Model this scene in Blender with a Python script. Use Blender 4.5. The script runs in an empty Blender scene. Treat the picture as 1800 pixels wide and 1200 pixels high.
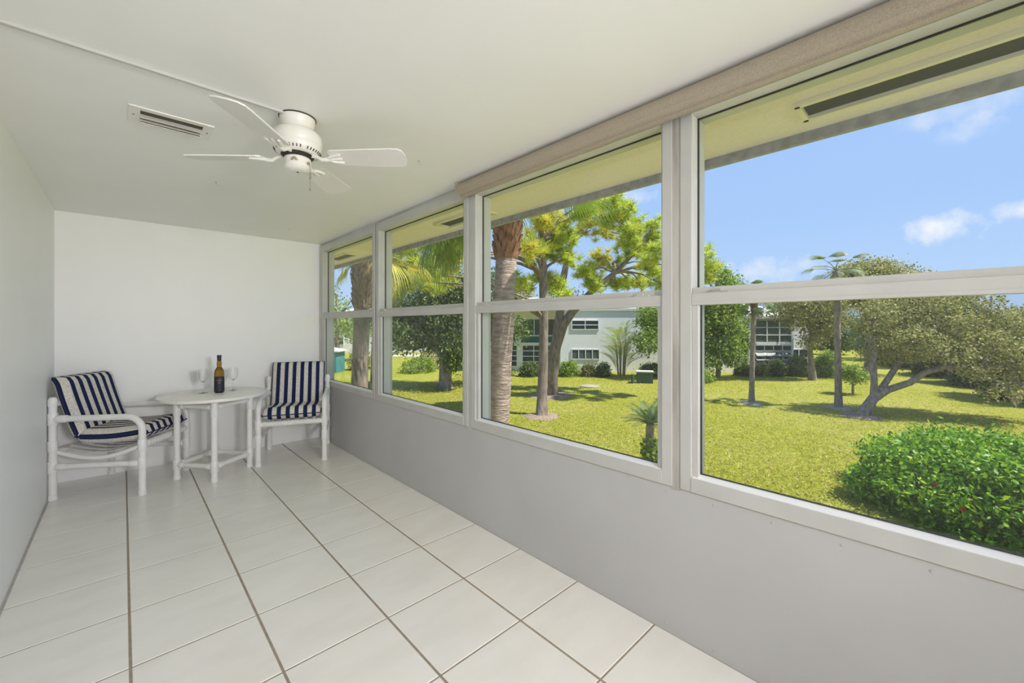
import bpy, bmesh, math, random
import numpy as np
from mathutils import Vector, Matrix

rng = np.random.default_rng(7)
random.seed(7)
col = bpy.context.scene.collection
scn = bpy.context.scene

# ------------------------------------------------------------------ camera
S = 0.42                                   # one floor tile, metres
F_PX, YAW, CY = 723.46, 0.757149, 572.96   # focal length in px of an 1800 px frame, heading, horizon row
CX0, CY0, CH = -0.04965 * S, -12.096 * S, 3.1015 * S
c_, s_ = math.cos(YAW), math.sin(YAW)
cam = bpy.data.cameras.new('camera')
cam.sensor_width = 36.0
cam.lens = F_PX / 1800 * 36
cam.shift_y = -(600 - CY) / 1800
cam.clip_start = 0.02
cam.clip_end = 600
cam_o = bpy.data.objects.new('camera', cam)
cam_o.location = (CX0, CY0, CH)
cam_o.rotation_euler = (math.pi / 2, 0, -YAW)
col.objects.link(cam_o)
scn.camera = cam_o

# ------------------------------------------------------------------ look
vs = scn.view_settings
vs.view_transform = 'Standard'
vs.look = 'None'
vs.exposure = 0.42
vs.gamma = 1.0
vs.use_curve_mapping = False
scn.cycles.max_bounces = 14
scn.cycles.diffuse_bounces = 9
scn.cycles.glossy_bounces = 4
scn.cycles.transmission_bounces = 8
scn.cycles.transparent_max_bounces = 24
scn.cycles.sample_clamp_indirect = 6.0

SUN_STRENGTH = 6.6
SKY_STRENGTH = 0.78
FILL_LAMP_POWER = 265.0  # glow of the added dome that helps daylight fill the room
FILL_SPOT_POWER = 245.0  # added spot that brightens the far end


def P(px, py, d):
    """world point seen at photo pixel (px, py) at depth d metres"""
    xr = (px - 900) / F_PX * d
    return Vector((CX0 + c_ * xr + s_ * d, CY0 - s_ * xr + c_ * d, CH + d * (CY - py) / F_PX))


GZ = -2.8                                  # lawn level: the room is one storey up


def G(px, py, z=GZ):
    return P(px, py, (CH - z) * F_PX / (py - CY))


# ------------------------------------------------------------------ sky and sun
def N(nt, t, **kw):
    n = nt.nodes.new(t)
    for k, v in kw.items():
        setattr(n, k, v)
    return n


def build_world():
    w = bpy.data.worlds.new('sky')
    scn.world = w
    w.use_nodes = True
    nt = w.node_tree
    nt.nodes.clear()
    out = N(nt, 'ShaderNodeOutputWorld')
    bg = N(nt, 'ShaderNodeBackground')
    bg.inputs['Strength'].default_value = SKY_STRENGTH
    nt.links.new(bg.outputs[0], out.inputs[0])
    tc = N(nt, 'ShaderNodeTexCoord')
    sep = N(nt, 'ShaderNodeSeparateXYZ')
    nt.links.new(tc.outputs['Generated'], sep.inputs[0])
    ramp = N(nt, 'ShaderNodeValToRGB')
    nt.links.new(sep.outputs['Z'], ramp.inputs[0])
    e = ramp.color_ramp.elements
    e[0].position = 0.0
    e[0].color = (0.52, 0.70, 0.98, 1)
    e[1].position = 0.75
    e[1].color = (0.30, 0.50, 0.95, 1)
    m = e.new(0.22)
    m.color = (0.40, 0.60, 0.98, 1)
    noise = N(nt, 'ShaderNodeTexNoise')
    noise.inputs['Scale'].default_value = 24.0
    noise.inputs['Detail'].default_value = 6.0
    noise.inputs['Roughness'].default_value = 0.62
    nt.links.new(tc.outputs['Generated'], noise.inputs['Vector'])
    cur = ramp.outputs[0]
    up = Vector((0, 0, 1))
    # a few fair-weather clouds: centre direction, half width, half height, density
    for (px, py, hw, hh, dens) in [(1655, 402, .060, .026, .95), (1790, 370, .035, .014, .8), (1690, 195, .09, .02, .40),
                                   (1690, 228, .05, .02, .40), (1110, 345, .05, .02, .55), (1345, 478, .09, .03, .6), (200, 300, .1, .03, .7), (2600, 380, .12, .03, .8)]:
        dr = (P(px, py, 10) - Vector((CX0, CY0, CH))).normalized()
        rt = dr.cross(up).normalized()
        u2 = rt.cross(dr).normalized()
        sub = N(nt, 'ShaderNodeVectorMath', operation='SUBTRACT')
        nt.links.new(tc.outputs['Generated'], sub.inputs[0])
        sub.inputs[1].default_value = dr
        terms = []
        for ax, h in ((rt, hw), (u2, hh), (dr, .35)):
            dt = N(nt, 'ShaderNodeVectorMath', operation='DOT_PRODUCT')
            nt.links.new(sub.outputs[0], dt.inputs[0])
            dt.inputs[1].default_value = ax / h
            pw = N(nt, 'ShaderNodeMath', operation='MULTIPLY')
            nt.links.new(dt.outputs['Value'], pw.inputs[0])
            nt.links.new(dt.outputs['Value'], pw.inputs[1])
            terms.append(pw.outputs[0])
        a = N(nt, 'ShaderNodeMath', operation='ADD')
        nt.links.new(terms[0], a.inputs[0])
        nt.links.new(terms[1], a.inputs[1])
        b = N(nt, 'ShaderNodeMath', operation='ADD')
        nt.links.new(a.outputs[0], b.inputs[0])
        nt.links.new(terms[2], b.inputs[1])
        # mask = clamp((1 - r2) * k + (noise - .5) * j)
        inv = N(nt, 'ShaderNodeMath', operation='MULTIPLY_ADD')
        nt.links.new(b.outputs[0], inv.inputs[0])
        inv.inputs[1].default_value = -0.55
        inv.inputs[2].default_value = 0.55 - 0.5 * 2.6
        ad = N(nt, 'ShaderNodeMath', operation='MULTIPLY_ADD')
        nt.links.new(noise.outputs['Fac'], ad.inputs[0])
        ad.inputs[1].default_value = 2.6
        nt.links.new(inv.outputs[0], ad.inputs[2])
        cl = N(nt, 'ShaderNodeMath', operation='MULTIPLY', use_clamp=True)
        nt.links.new(ad.outputs[0], cl.inputs[0])
        cl.inputs[1].default_value = 1.1
        dn = N(nt, 'ShaderNodeMath', operation='MULTIPLY', use_clamp=True)
        nt.links.new(cl.outputs[0], dn.inputs[0])
        dn.inputs[1].default_value = dens
        mx = N(nt, 'ShaderNodeMix', data_type='RGBA')
        nt.links.new(dn.outputs[0], mx.inputs['Factor'])
        nt.links.new(cur, mx.inputs['A'])
        mx.inputs['B'].default_value = (0.93, 0.94, 1.0, 1)
        cur = mx.outputs['Result']
    nt.links.new(cur, bg.inputs['Color'])


build_world()
sun = bpy.data.lights.new('sun', 'SUN')
sun.energy = SUN_STRENGTH
sun.angle = math.radians(0.6)
sun.color = (1.0, 0.95, 0.86)
sun_o = bpy.data.objects.new('sun', sun)
_el = math.radians(58)
_dir = Vector((-.48 * math.cos(_el), .877 * math.cos(_el), -math.sin(_el)))   # high sun, shadows fall along the lawn
sun_o.rotation_euler = _dir.to_track_quat('-Z', 'Y').to_euler()
sun_o.location = (20, 0, 30)
col.objects.link(sun_o)


# ------------------------------------------------------------------ materials
def principled(name, base, rough=.5, spec=.5, metal=0.0, coat=0.0):
    m = bpy.data.materials.new(name)
    m.use_nodes = True
    p = m.node_tree.nodes['Principled BSDF']
    p.inputs['Base Color'].default_value = (*base, 1)
    p.inputs['Roughness'].default_value = rough
    p.inputs['Specular IOR Level'].default_value = spec
    p.inputs['Metallic'].default_value = metal
    p.inputs['Coat Weight'].default_value = coat
    return m


def noisy(name, c1, c2, scale, rough=.6, bump=0.0, bump_scale=None, detail=4, stretch=(1, 1, 1), spec=.5, coord='Object', lo=.35, hi=.65, bump_dist=.02):
    m = principled(name, c1, rough, spec)
    nt = m.node_tree
    p = nt.nodes['Principled BSDF']
    tc = N(nt, 'ShaderNodeTexCoord')
    mp = N(nt, 'ShaderNodeMapping')
    mp.inputs['Scale'].default_value = stretch
    nt.links.new(tc.outputs[coord], mp.inputs[0])
    no = N(nt, 'ShaderNodeTexNoise')
    no.inputs['Scale'].default_value = scale
    no.inputs['Detail'].default_value = detail
    nt.links.new(mp.outputs[0], no.inputs['Vector'])
    rp = N(nt, 'ShaderNodeValToRGB')
    rp.color_ramp.elements[0].color = (*c1, 1)
    rp.color_ramp.elements[1].color = (*c2, 1)
    rp.color_ramp.elements[0].position = lo
    rp.color_ramp.elements[1].position = hi
    nt.links.new(no.outputs['Fac'], rp.inputs[0])
    nt.links.new(rp.outputs[0], p.inputs['Base Color'])
    if bump:
        bn = N(nt, 'ShaderNodeTexNoise')
        bn.inputs['Scale'].default_value = bump_scale or scale
        bn.inputs['Detail'].default_value = detail
        nt.links.new(mp.outputs[0], bn.inputs['Vector'])
        bp = N(nt, 'ShaderNodeBump')
        bp.inputs['Strength'].default_value = bump
        bp.inputs['Distance'].default_value = bump_dist
        nt.links.new(bn.outputs['Fac'], bp.inputs['Height'])
        nt.links.new(bp.outputs[0], p.inputs['Normal'])
    return m


def leaf_mat(name, cols, transl=.35, rough=.5):
    """leaf colours vary from leaf to leaf"""
    m = bpy.data.materials.new(name)
    m.use_nodes = True
    nt = m.node_tree
    nt.nodes.clear()
    out = N(nt, 'ShaderNodeOutputMaterial')
    geo = N(nt, 'ShaderNodeNewGeometry')
    rp = N(nt, 'ShaderNodeValToRGB')
    rp.color_ramp.interpolation = 'LINEAR'
    e = rp.color_ramp.elements
    e[0].color = (*cols[0], 1)
    e[0].position = 0
    e[1].color = (*cols[-1], 1)
    e[1].position = 1
    for i, cc in enumerate(cols[1:-1]):
        k = e.new((i + 1) / (len(cols) - 1))
        k.color = (*cc, 1)
    nt.links.new(geo.outputs['Random Per Island'], rp.inputs[0])
    p = N(nt, 'ShaderNodeBsdfPrincipled')
    p.inputs['Roughness'].default_value = rough
    p.inputs['Specular IOR Level'].default_value = .3
    nt.links.new(rp.outputs[0], p.inputs['Base Color'])
    t = N(nt, 'ShaderNodeBsdfTranslucent')
    nt.links.new(rp.outputs[0], t.inputs['Color'])
    mx = N(nt, 'ShaderNodeMixShader')
    mx.inputs[0].default_value = transl
    nt.links.new(p.outputs[0], mx.inputs[1])
    nt.links.new(t.outputs[0], mx.inputs[2])
    nt.links.new(mx.outputs[0], out.inputs[0])
    return m


def pane_mat(name, tint, refl=1.0):
    """thin clear pane: lets light straight through, mirrors a little at grazing angles"""
    m = bpy.data.materials.new(name)
    m.use_nodes = True
    nt = m.node_tree
    nt.nodes.clear()
    out = N(nt, 'ShaderNodeOutputMaterial')
    tr = N(nt, 'ShaderNodeBsdfTransparent')
    tr.inputs[0].default_value = (*tint, 1)
    gl = N(nt, 'ShaderNodeBsdfGlossy')
    gl.inputs['Roughness'].default_value = 0.02
    gl.inputs['Color'].default_value = (1, 1, 1, 1)
    lw = N(nt, 'ShaderNodeLayerWeight')
    lw.inputs['Blend'].default_value = .5
    pw = N(nt, 'ShaderNodeMath', operation='POWER')
    nt.links.new(lw.outputs['Facing'], pw.inputs[0])
    pw.inputs[1].default_value = 5.0
    fr = N(nt, 'ShaderNodeMath', operation='MULTIPLY_ADD')
    nt.links.new(pw.outputs[0], fr.inputs[0])
    fr.inputs[1].default_value = .45 * refl
    fr.inputs[2].default_value = .02 * refl
    mx = N(nt, 'ShaderNodeMixShader')
    nt.links.new(fr.outputs[0], mx.inputs[0])
    nt.links.new(tr.outputs[0], mx.inputs[1])
    nt.links.new(gl.outputs[0], mx.inputs[2])
    nt.links.new(mx.outputs[0], out.inputs[0])
    return m


M = {}
M['wall'] = noisy('wall_paint', (.875, .878, .875), (.89, .893, .89), 3.0, rough=.42, bump=.06, bump_scale=60, bump_dist=.002)
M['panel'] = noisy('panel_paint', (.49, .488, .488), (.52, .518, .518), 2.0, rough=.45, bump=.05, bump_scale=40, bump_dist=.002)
M['ceiling'] = noisy('ceiling_paint', (.87, .872, .865), (.89, .892, .885), 2.5, rough=.5, bump=.08, bump_scale=25, bump_dist=.003)
M['tile'] = noisy('glazed_tile', (.87, .855, .82), (.81, .79, .745), 3.2, rough=.22, detail=9, stretch=(1, 2.2, 1), lo=.42, hi=.78)
M['grout'] = noisy('grout', (.30, .25, .19), (.37, .31, .24), 30, rough=.9)
M['caulk'] = noisy('grey_caulk', (.42, .40, .37), (.5, .48, .44), 25, rough=.8)
M['frame'] = noisy('window_frame_paint', (.51, .51, .49), (.55, .55, .525), 6, rough=.38)
M['ledge'] = principled('skylit_white_ledge', (.88, .88, .9), .3)  # whiter than the frame: sky and sun brightness put into the colour
M['stained'] = noisy('worn_wood_strip', (.52, .51, .48), (.36, .34, .31), 18, rough=.75, stretch=(1, 1, .12), lo=.4, hi=.62)
M['brown_caulk'] = noisy('old_brown_caulk', (.42, .33, .22), (.5, .42, .32), 40, rough=.8)
M['gasket'] = principled('black_gasket', (.03, .03, .03), .6)
M['metal'] = principled('bare_metal', (.55, .54, .52), .35, metal=.9)
M['dark_metal'] = principled('dark_metal', (.05, .045, .04), .45, metal=.6)
M['nail'] = principled('painted_nail_head', (.5, .49, .47), .5)
M['glass'] = pane_mat('pane_glass', (.97, .985, .98))
M['screen'] = pane_mat('insect_screen', (.90, .905, .90), .15)
M['soffit'] = noisy('soffit_stucco', (.88, .81, .77), (.82, .75, .70), 90, rough=.9, bump=.3, bump_scale=220, bump_dist=.004)
M['fascia'] = noisy('weathered_fascia', (.40, .40, .42), (.28, .28, .30), 20, rough=.8)
M['vent_frame'] = principled('vent_frame', (.80, .76, .60), .6)
M['vent_screen'] = noisy('vent_mesh', (.035, .035, .035), (.09, .09, .085), 400, rough=.8)
M['shade'] = noisy('woven_shade', (.44, .385, .30), (.36, .31, .24), 220, rough=.85, bump=.4, bump_scale=300, bump_dist=.002)
M['pvc'] = noisy('white_pvc', (.84, .84, .83), (.80, .80, .79), 6, rough=.32)
M['strap'] = noisy('white_vinyl', (.80, .80, .78), (.72, .72, .69), 30, rough=.5)
M['tabletop'] = noisy('tabletop_laminate', (.84, .83, .81), (.80, .79, .76), 8, rough=.25)
M['ply'] = noisy('plywood_edge', (.55, .43, .30), (.62, .50, .36), 20, rough=.7)
M['fan'] = noisy('fan_enamel', (.78, .77, .72), (.81, .80, .75), 8, rough=.3)
M['fan_blade'] = noisy('fan_blade', (.78, .77, .74), (.74, .73, .69), 5, rough=.4)
M['brass'] = noisy('tarnished_brass', (.30, .23, .13), (.18, .15, .11), 30, rough=.5)
M['black'] = principled('black', (.012, .012, .014), .35)
M['label'] = noisy('black_label', (.015, .016, .03), (.025, .026, .045), 40, rough=.5)
M['letter'] = principled('pale_lettering', (.62, .60, .52), .5)
M['racew'] = principled('raceway_paint', (.55, .545, .53), .5)
M['slot'] = principled('duct_dark', (.10, .085, .06), .8)


def glass_mat(name, colr, rough=0.0, ior=1.45):
    m = bpy.data.materials.new(name)
    m.use_nodes = True
    p = m.node_tree.nodes['Principled BSDF']
    p.inputs['Base Color'].default_value = (*colr, 1)
    p.inputs['Roughness'].default_value = rough
    p.inputs['IOR'].default_value = ior
    p.inputs['Transmission Weight'].default_value = 1.0
    return m


M['amber'] = glass_mat('amber_glass', (.42, .22, .03))
M['clear'] = glass_mat('clear_glass', (.99, .99, .99))


def stripe_mat():
    m = principled('striped_canvas', (.7, .68, .62), .85, .2)
    nt = m.node_tree
    p = nt.nodes['Principled BSDF']
    tc = N(nt, 'ShaderNodeTexCoord')
    sep = N(nt, 'ShaderNodeSeparateXYZ')
    nt.links.new(tc.outputs['Object'], sep.inputs[0])
    a = N(nt, 'ShaderNodeMath', operation='MULTIPLY_ADD')
    nt.links.new(sep.outputs['X'], a.inputs[0])
    a.inputs[1].default_value = 3.34 / .249
    a.inputs[2].default_value = 20.26
    fr = N(nt, 'ShaderNodeMath', operation='FRACT')
    nt.links.new(a.outputs[0], fr.inputs[0])
    gt = N(nt, 'ShaderNodeMath', operation='GREATER_THAN')
    nt.links.new(fr.outputs[0], gt.inputs[0])
    gt.inputs[1].default_value = .52
    br = N(nt, 'ShaderNodeTexNoise')
    br.inputs['Scale'].default_value = 90
    nt.links.new(tc.outputs['Object'], br.inputs['Vector'])
    cr = N(nt, 'ShaderNodeValToRGB')
    cr.color_ramp.elements[0].color = (.56, .53, .48, 1)
    cr.color_ramp.elements[1].color = (.74, .71, .65, 1)
    cr.color_ramp.elements[0].position = .35
    cr.color_ramp.elements[1].position = .6
    nt.links.new(br.outputs['Fac'], cr.inputs[0])
    mx = N(nt, 'ShaderNodeMix', data_type='RGBA')
    nt.links.new(gt.outputs[0], mx.inputs['Factor'])
    nt.links.new(cr.outputs[0], mx.inputs['A'])
    mx.inputs['B'].default_value = (.012, .020, .075, 1)
    nt.links.new(mx.outputs['Result'], p.inputs['Base Color'])
    bp = N(nt, 'ShaderNodeBump')
    bp.inputs['Strength'].default_value = .25
    bp.inputs['Distance'].default_value = .003
    nt.links.new(br.outputs['Fac'], bp.inputs['Height'])
    nt.links.new(bp.outputs[0], p.inputs['Normal'])
    return m


M['stripe'] = stripe_mat()
M['navy'] = principled('navy_piping', (.012, .018, .06), .8)


def lawn_mat():
    m = principled('lawn_grass', (.2, .22, .03), .9, .15)
    nt = m.node_tree
    p = nt.nodes['Principled BSDF']
    tc = N(nt, 'ShaderNodeTexCoord')

    def noise(scale, detail=6, rough=.6):
        n = N(nt, 'ShaderNodeTexNoise')
        n.inputs['Scale'].default_value = scale
        n.inputs['Detail'].default_value = detail
        n.inputs['Roughness'].default_value = rough
        nt.links.new(tc.outputs['Object'], n.inputs['Vector'])
        return n

    def ramp(src, c1, c2, lo, hi):
        r = N(nt, 'ShaderNodeValToRGB')
        r.color_ramp.elements[0].color = (*c1, 1)
        r.color_ramp.elements[1].color = (*c2, 1)
        r.color_ramp.elements[0].position = lo
        r.color_ramp.elements[1].position = hi
        nt.links.new(src.outputs['Fac'], r.inputs[0])
        return r
    fine = ramp(noise(7, 8, .8), (.15, .18, .010), (.42, .40, .04), .38, .62)
    big = noise(.22, 3)
    dry = ramp(noise(3.2, 6, .7), (.30, .31, .035), (.56, .46, .22), .46, .70)
    bm = N(nt, 'ShaderNodeMapRange')
    bm.inputs['From Min'].default_value = .40
    bm.inputs['From Max'].default_value = .68
    bm.inputs['To Max'].default_value = .9
    nt.links.new(big.outputs['Fac'], bm.inputs['Value'])
    mx = N(nt, 'ShaderNodeMix', data_type='RGBA')
    nt.links.new(bm.outputs[0], mx.inputs['Factor'])
    nt.links.new(fine.outputs[0], mx.inputs['A'])
    nt.links.new(dry.outputs[0], mx.inputs['B'])
    nt.links.new(mx.outputs['Result'], p.inputs['Base Color'])
    bp = N(nt, 'ShaderNodeBump')
    bp.inputs['Strength'].default_value = .8
    bp.inputs['Distance'].default_value = .05
    nt.links.new(noise(14, 8, .8).outputs['Fac'], bp.inputs['Height'])
    nt.links.new(bp.outputs[0], p.inputs['Normal'])
    return m


M['lawn'] = lawn_mat()
M['bark_palm'] = noisy('palm_bark', (.50, .38, .32), (.28, .21, .18), 6, rough=.95, bump=.8, bump_scale=10, stretch=(1, 1, 3.5), bump_dist=.05)
M['boots'] = noisy('palm_leaf_bases', (.36, .17, .09), (.18, .09, .05), 12, rough=.95)
M['boots_grey'] = noisy('weathered_leaf_bases', (.26, .19, .12), (.13, .10, .07), 12, rough=.95)
M['bark_pine'] = noisy('pine_bark', (.32, .24, .20), (.15, .12, .10), 7, rough=.95, bump=.9, bump_scale=9, stretch=(1, 1, .35), bump_dist=.05)
M['bark_grey'] = noisy('grey_bark', (.36, .29, .24), (.18, .15, .13), 8, rough=.95, bump=.8, bump_scale=10, stretch=(1, 1, .4), bump_dist=.04)
M['mulch'] = noisy('mulch', (.36, .27, .19), (.22, .16, .12), 9, rough=.95, bump=.5, bump_dist=.03)
M['sandy'] = noisy('sandy_soil', (.46, .39, .31), (.30, .27, .19), 6, rough=.95, bump=.4, bump_dist=.03)
M['needle'] = leaf_mat('pine_needles', [(.20, .30, .03), (.44, .54, .05), (.68, .74, .09), (.80, .80, .16)], .45)
M['needle_gold'] = leaf_mat('golden_needles', [(.42, .46, .06), (.66, .66, .09), (.78, .62, .12), (.55, .58, .08)], .4)
M['leaf_green'] = leaf_mat('fresh_leaves', [(.09, .17, .02), (.17, .29, .035), (.32, .44, .06), (.48, .55, .10)], .38)
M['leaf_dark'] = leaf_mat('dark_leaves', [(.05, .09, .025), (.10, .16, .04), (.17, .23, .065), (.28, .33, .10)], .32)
M['leaf_olive'] = leaf_mat('olive_leaves', [(.08, .10, .03), (.22, .24, .06), (.40, .38, .13), (.54, .47, .22), (.36, .42, .08)], .36)
M['leaf_bush'] = leaf_mat('hedge_leaves', [(.05, .15, .01), (.12, .30, .016), (.26, .46, .025), (.50, .64, .05)], .4, .4)
M['core'] = principled('bush_inner_shade', (.02, .035, .01), .95)
M['frond'] = leaf_mat('palm_fronds', [(.07, .13, .02), (.14, .22, .03), (.24, .32, .05)], .35)
M['frond_yellow'] = leaf_mat('yellowing_fronds', [(.30, .32, .03), (.46, .44, .05), (.55, .46, .08)], .4)
M['frond_dry'] = leaf_mat('dry_fronds', [(.22, .16, .09), (.34, .26, .15), (.16, .16, .07)], .25)
M['frond_blue'] = leaf_mat('cycad_fronds', [(.05, .11, .04), (.10, .17, .06), (.20, .25, .12)], .25)
M['frond_grey'] = leaf_mat('grey_green_fronds', [(.16, .20, .09), (.24, .28, .14), (.34, .37, .20)], .3)
M['grass'] = leaf_mat('grass_blades', [(.24, .29, .015), (.40, .42, .03), (.58, .52, .08), (.72, .58, .26), (.34, .38, .02)], .4)
M['flower'] = principled('red_petals', (.55, .01, .03), .6)
M['bwall'] = noisy('white_painted_brick', (.86, .84, .85), (.80, .78, .80), 5, rough=.9, bump=.35, bump_scale=12, bump_dist=.02, stretch=(1, 1, 3))
M['btrim'] = principled('white_trim', (.80, .79, .79), .7)
M['broof'] = noisy('pale_metal_roof', (.72, .70, .71), (.64, .62, .64), 2, rough=.6, stretch=(6, .3, .3))
M['bglass'] = principled('dark_window', (.06, .07, .08), .45, .3)
M['bscreen'] = noisy('dark_porch_screen', (.06, .085, .075), (.11, .13, .11), 4, rough=.7)
M['bgreen'] = principled('green_panel', (.03, .11, .09), .7)
M['teal'] = principled('teal_boards', (.06, .24, .26), .7)
M['pink_roof'] = principled('shed_roof', (.62, .50, .44), .8)
M['util'] = noisy('green_enamel', (.035, .085, .055), (.05, .11, .07), 8, rough=.5)
M['road'] = noisy('pale_concrete', (.62, .58, .54), (.55, .52, .48), 2, rough=.9)
M['opal'] = bpy.data.materials.new('fill_lamp_glow')
M['opal'].use_nodes = True
_p = M['opal'].node_tree.nodes['Principled BSDF']
_p.inputs['Base Color'].default_value = (.9, .88, .84, 1)
_p.inputs['Emission Color'].default_value = (1.0, .955, .975, 1)
_p.inputs['Emission Strength'].default_value = FILL_LAMP_POWER  # glow of the added fill dome


# ------------------------------------------------------------------ mesh helpers
class MB:
    def __init__(s):
        s.v = []
        s.f = []

    def add(s, vs_, fs):
        n = len(s.v)
        s.v.extend([tuple(q) for q in vs_])
        s.f.extend([tuple(n + i for i in q) for q in fs])
        return s

    def box(s, x0, x1, y0, y1, z0, z1, mtx=None):
        vv = [Vector((x, y, z)) for z in (z0, z1) for x, y in ((x0, y0), (x1, y0), (x1, y1), (x0, y1))]
        if mtx is not None:
            vv = [mtx @ q for q in vv]
        return s.add(vv, [(3, 2, 1, 0), (4, 5, 6, 7), (0, 1, 5, 4), (1, 2, 6, 5), (2, 3, 7, 6), (3, 0, 4, 7)])

    def tube(s, pts, rad, seg=10, caps=True):
        pts = [Vector(q) for q in pts]
        if not hasattr(rad, '__len__'):
            rad = [rad] * len(pts)
        up = None
        rings = []
        for i, q in enumerate(pts):
            a = pts[max(i - 1, 0)]
            b = pts[min(i + 1, len(pts) - 1)]
            t = (b - a).normalized()
            if up is None:
                up = Vector((0, 0, 1)) if abs(t.z) < .9 else Vector((1, 0, 0))
            e1 = (up - t * up.dot(t)).normalized()
            up = e1
            e2 = t.cross(e1)
            rings.append([q + (e1 * math.cos(k * math.tau / seg) + e2 * math.sin(k * math.tau / seg)) * rad[i] for k in range(seg)])
        vv = [q for r in rings for q in r]
        ff = []
        for i in range(len(pts) - 1):
            for k in range(seg):
                k2 = (k + 1) % seg
                ff.append((i * seg + k, i * seg + k2, (i + 1) * seg + k2, (i + 1) * seg + k))
        if caps:
            ff.append(tuple(range(seg - 1, -1, -1)))
            ff.append(tuple((len(pts) - 1) * seg + k for k in range(seg)))
        return s.add(vv, ff)

    def lathe(s, prof, seg=24, c=(0, 0, 0)):
        vv = []
        for r, z in prof:
            for k in range(seg):
                a = k * math.tau / seg
                vv.append((c[0] + r * math.cos(a), c[1] + r * math.sin(a), c[2] + z))
        ff = []
        for i in range(len(prof) - 1):
            for k in range(seg):
                k2 = (k + 1) % seg
                ff.append((i * seg + k, i * seg + k2, (i + 1) * seg + k2, (i + 1) * seg + k))
        if prof[0][0] > 1e-5:
            ff.append(tuple(range(seg - 1, -1, -1)))
        if prof[-1][0] > 1e-5:
            ff.append(tuple((len(prof) - 1) * seg + k for k in range(seg)))
        return s.add(vv, ff)

    def mesh(s, name, mat, smooth=35, bevel=0, bseg=2):
        me = bpy.data.meshes.new(name)
        me.from_pydata(s.v, [], s.f)
        bm = bmesh.new()
        bm.from_mesh(me)
        bmesh.ops.remove_doubles(bm, verts=bm.verts, dist=1e-6)
        bmesh.ops.recalc_face_normals(bm, faces=bm.faces)
        if bevel:
            es = [e for e in bm.edges if len(e.link_faces) == 2 and e.calc_face_angle() > .5]
            bmesh.ops.bevel(bm, geom=es, offset=bevel, segments=bseg, affect='EDGES', profile=.6)
        bm.to_mesh(me)
        bm.free()
        if smooth:
            me.polygons.foreach_set('use_smooth', [True] * len(me.polygons))
            me.set_sharp_from_angle(angle=math.radians(smooth))
        me.materials.append(mat)
        return me

    def build(s, name, mat, parent=None, **kw):
        return link(name, s.mesh(name, mat, **kw), parent)


def link(name, me, parent=None, loc=None, rz=0):
    o = bpy.data.objects.new(name, me)
    col.objects.link(o)
    if parent is not None:
        o.parent = parent
    if loc is not None:
        o.location = loc
    if rz:
        o.rotation_euler = (0, 0, rz)
    return o


def tag(o, label, cat, group=None):
    o['label'] = label
    o['category'] = cat
    if group:
        o['group'] = group
    return o


def thing(name, label, cat, loc=(0, 0, 0), rz=0, group=None):
    return tag(link(name, None, None, loc, rz), label, cat, group)


def struct(o):
    o['kind'] = 'structure'
    return o


def copy_tree(o, parent=None):
    q = o.copy()
    col.objects.link(q)
    if parent is not None:
        q.parent = parent
    for ch in o.children:
        copy_tree(ch, q)
    return q


def bx(x0, x1, y0, y1, z0, z1):
    return MB().box(x0, x1, y0, y1, z0, z1)


# ------------------------------------------------------------------ room shell
XL, XR = -1.034 * S, 3.9745 * S            # inner faces of the long walls
YB, YF = 0.0, -17.05 * S                   # far end wall, end wall behind the camera
ZC = 5.385 * S                             # ceiling
Z_SILL = 1.49 * S                          # top of the low wall
Z_HEAD = 5.345 * S
XO = XR + .14                              # outer face of the window wall

fl = struct(bx(XL - .1, XO, YF - .1, .12, -.22, -.0018).build('floor', M['grout'], smooth=0))
gx, gy = .0048, .0034
xs = [XL + .012] + [0, S, 2 * S, 3 * S] + [XR - .002]
tile_cache = {}
j = 0
while -(j) * S > YF:
    y1, y0 = -j * S, max(-(j + 1) * S, YF)
    for i in range(5):
        x0, x1 = xs[i], xs[i + 1]
        a0 = x0 + (gx if 0 < i else 0)
        a1 = x1 - (gx if i < 4 else 0)
        key = (round(a1 - a0, 4), round(y1 - y0, 4))
        if key not in tile_cache:
            w, h = (a1 - a0) / 2, (y1 - y0) / 2 - gy
            b = MB()
            e = .0025
            b.add([(-w, -h, -.008), (w, -h, -.008), (w, h, -.008), (-w, h, -.008),
                   (-w, -h, -.0015), (w, -h, -.0015), (w, h, -.0015), (-w, h, -.0015),
                   (-w + e, -h + e, 0), (w - e, -h + e, 0), (w - e, h - e, 0), (-w + e, h - e, 0)],
                  [(0, 1, 5, 4), (1, 2, 6, 5), (2, 3, 7, 6), (3, 0, 4, 7), (4, 5, 9, 8), (5, 6, 10, 9), (6, 7, 11, 10), (7, 4, 8, 11), (8, 9, 10, 11)])
            tile_cache[key] = b.mesh('tile', M['tile'], smooth=0)
        link('tile', tile_cache[key], fl, ((a0 + a1) / 2, (y0 + y1) / 2, 0))
    j += 1
# tile veining must not repeat tile by tile: vary the texture with each tile
nt = M['tile'].node_tree
_tc = [n for n in nt.nodes if n.type == 'TEX_COORD'][0]
_mp = [n for n in nt.nodes if n.type == 'MAPPING'][0]
_oi = N(nt, 'ShaderNodeObjectInfo')
_ml = N(nt, 'ShaderNodeVectorMath', operation='SCALE')
nt.links.new(_oi.outputs['Location'], _ml.inputs[0])
_ml.inputs['Scale'].default_value = 7.3
nt.links.new(_ml.outputs[0], _mp.inputs['Location'])
bx(XL, XL + .012, YF, 0, -.006, -.0008).build('caulk_joint', M['caulk'], fl, smooth=0)

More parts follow.
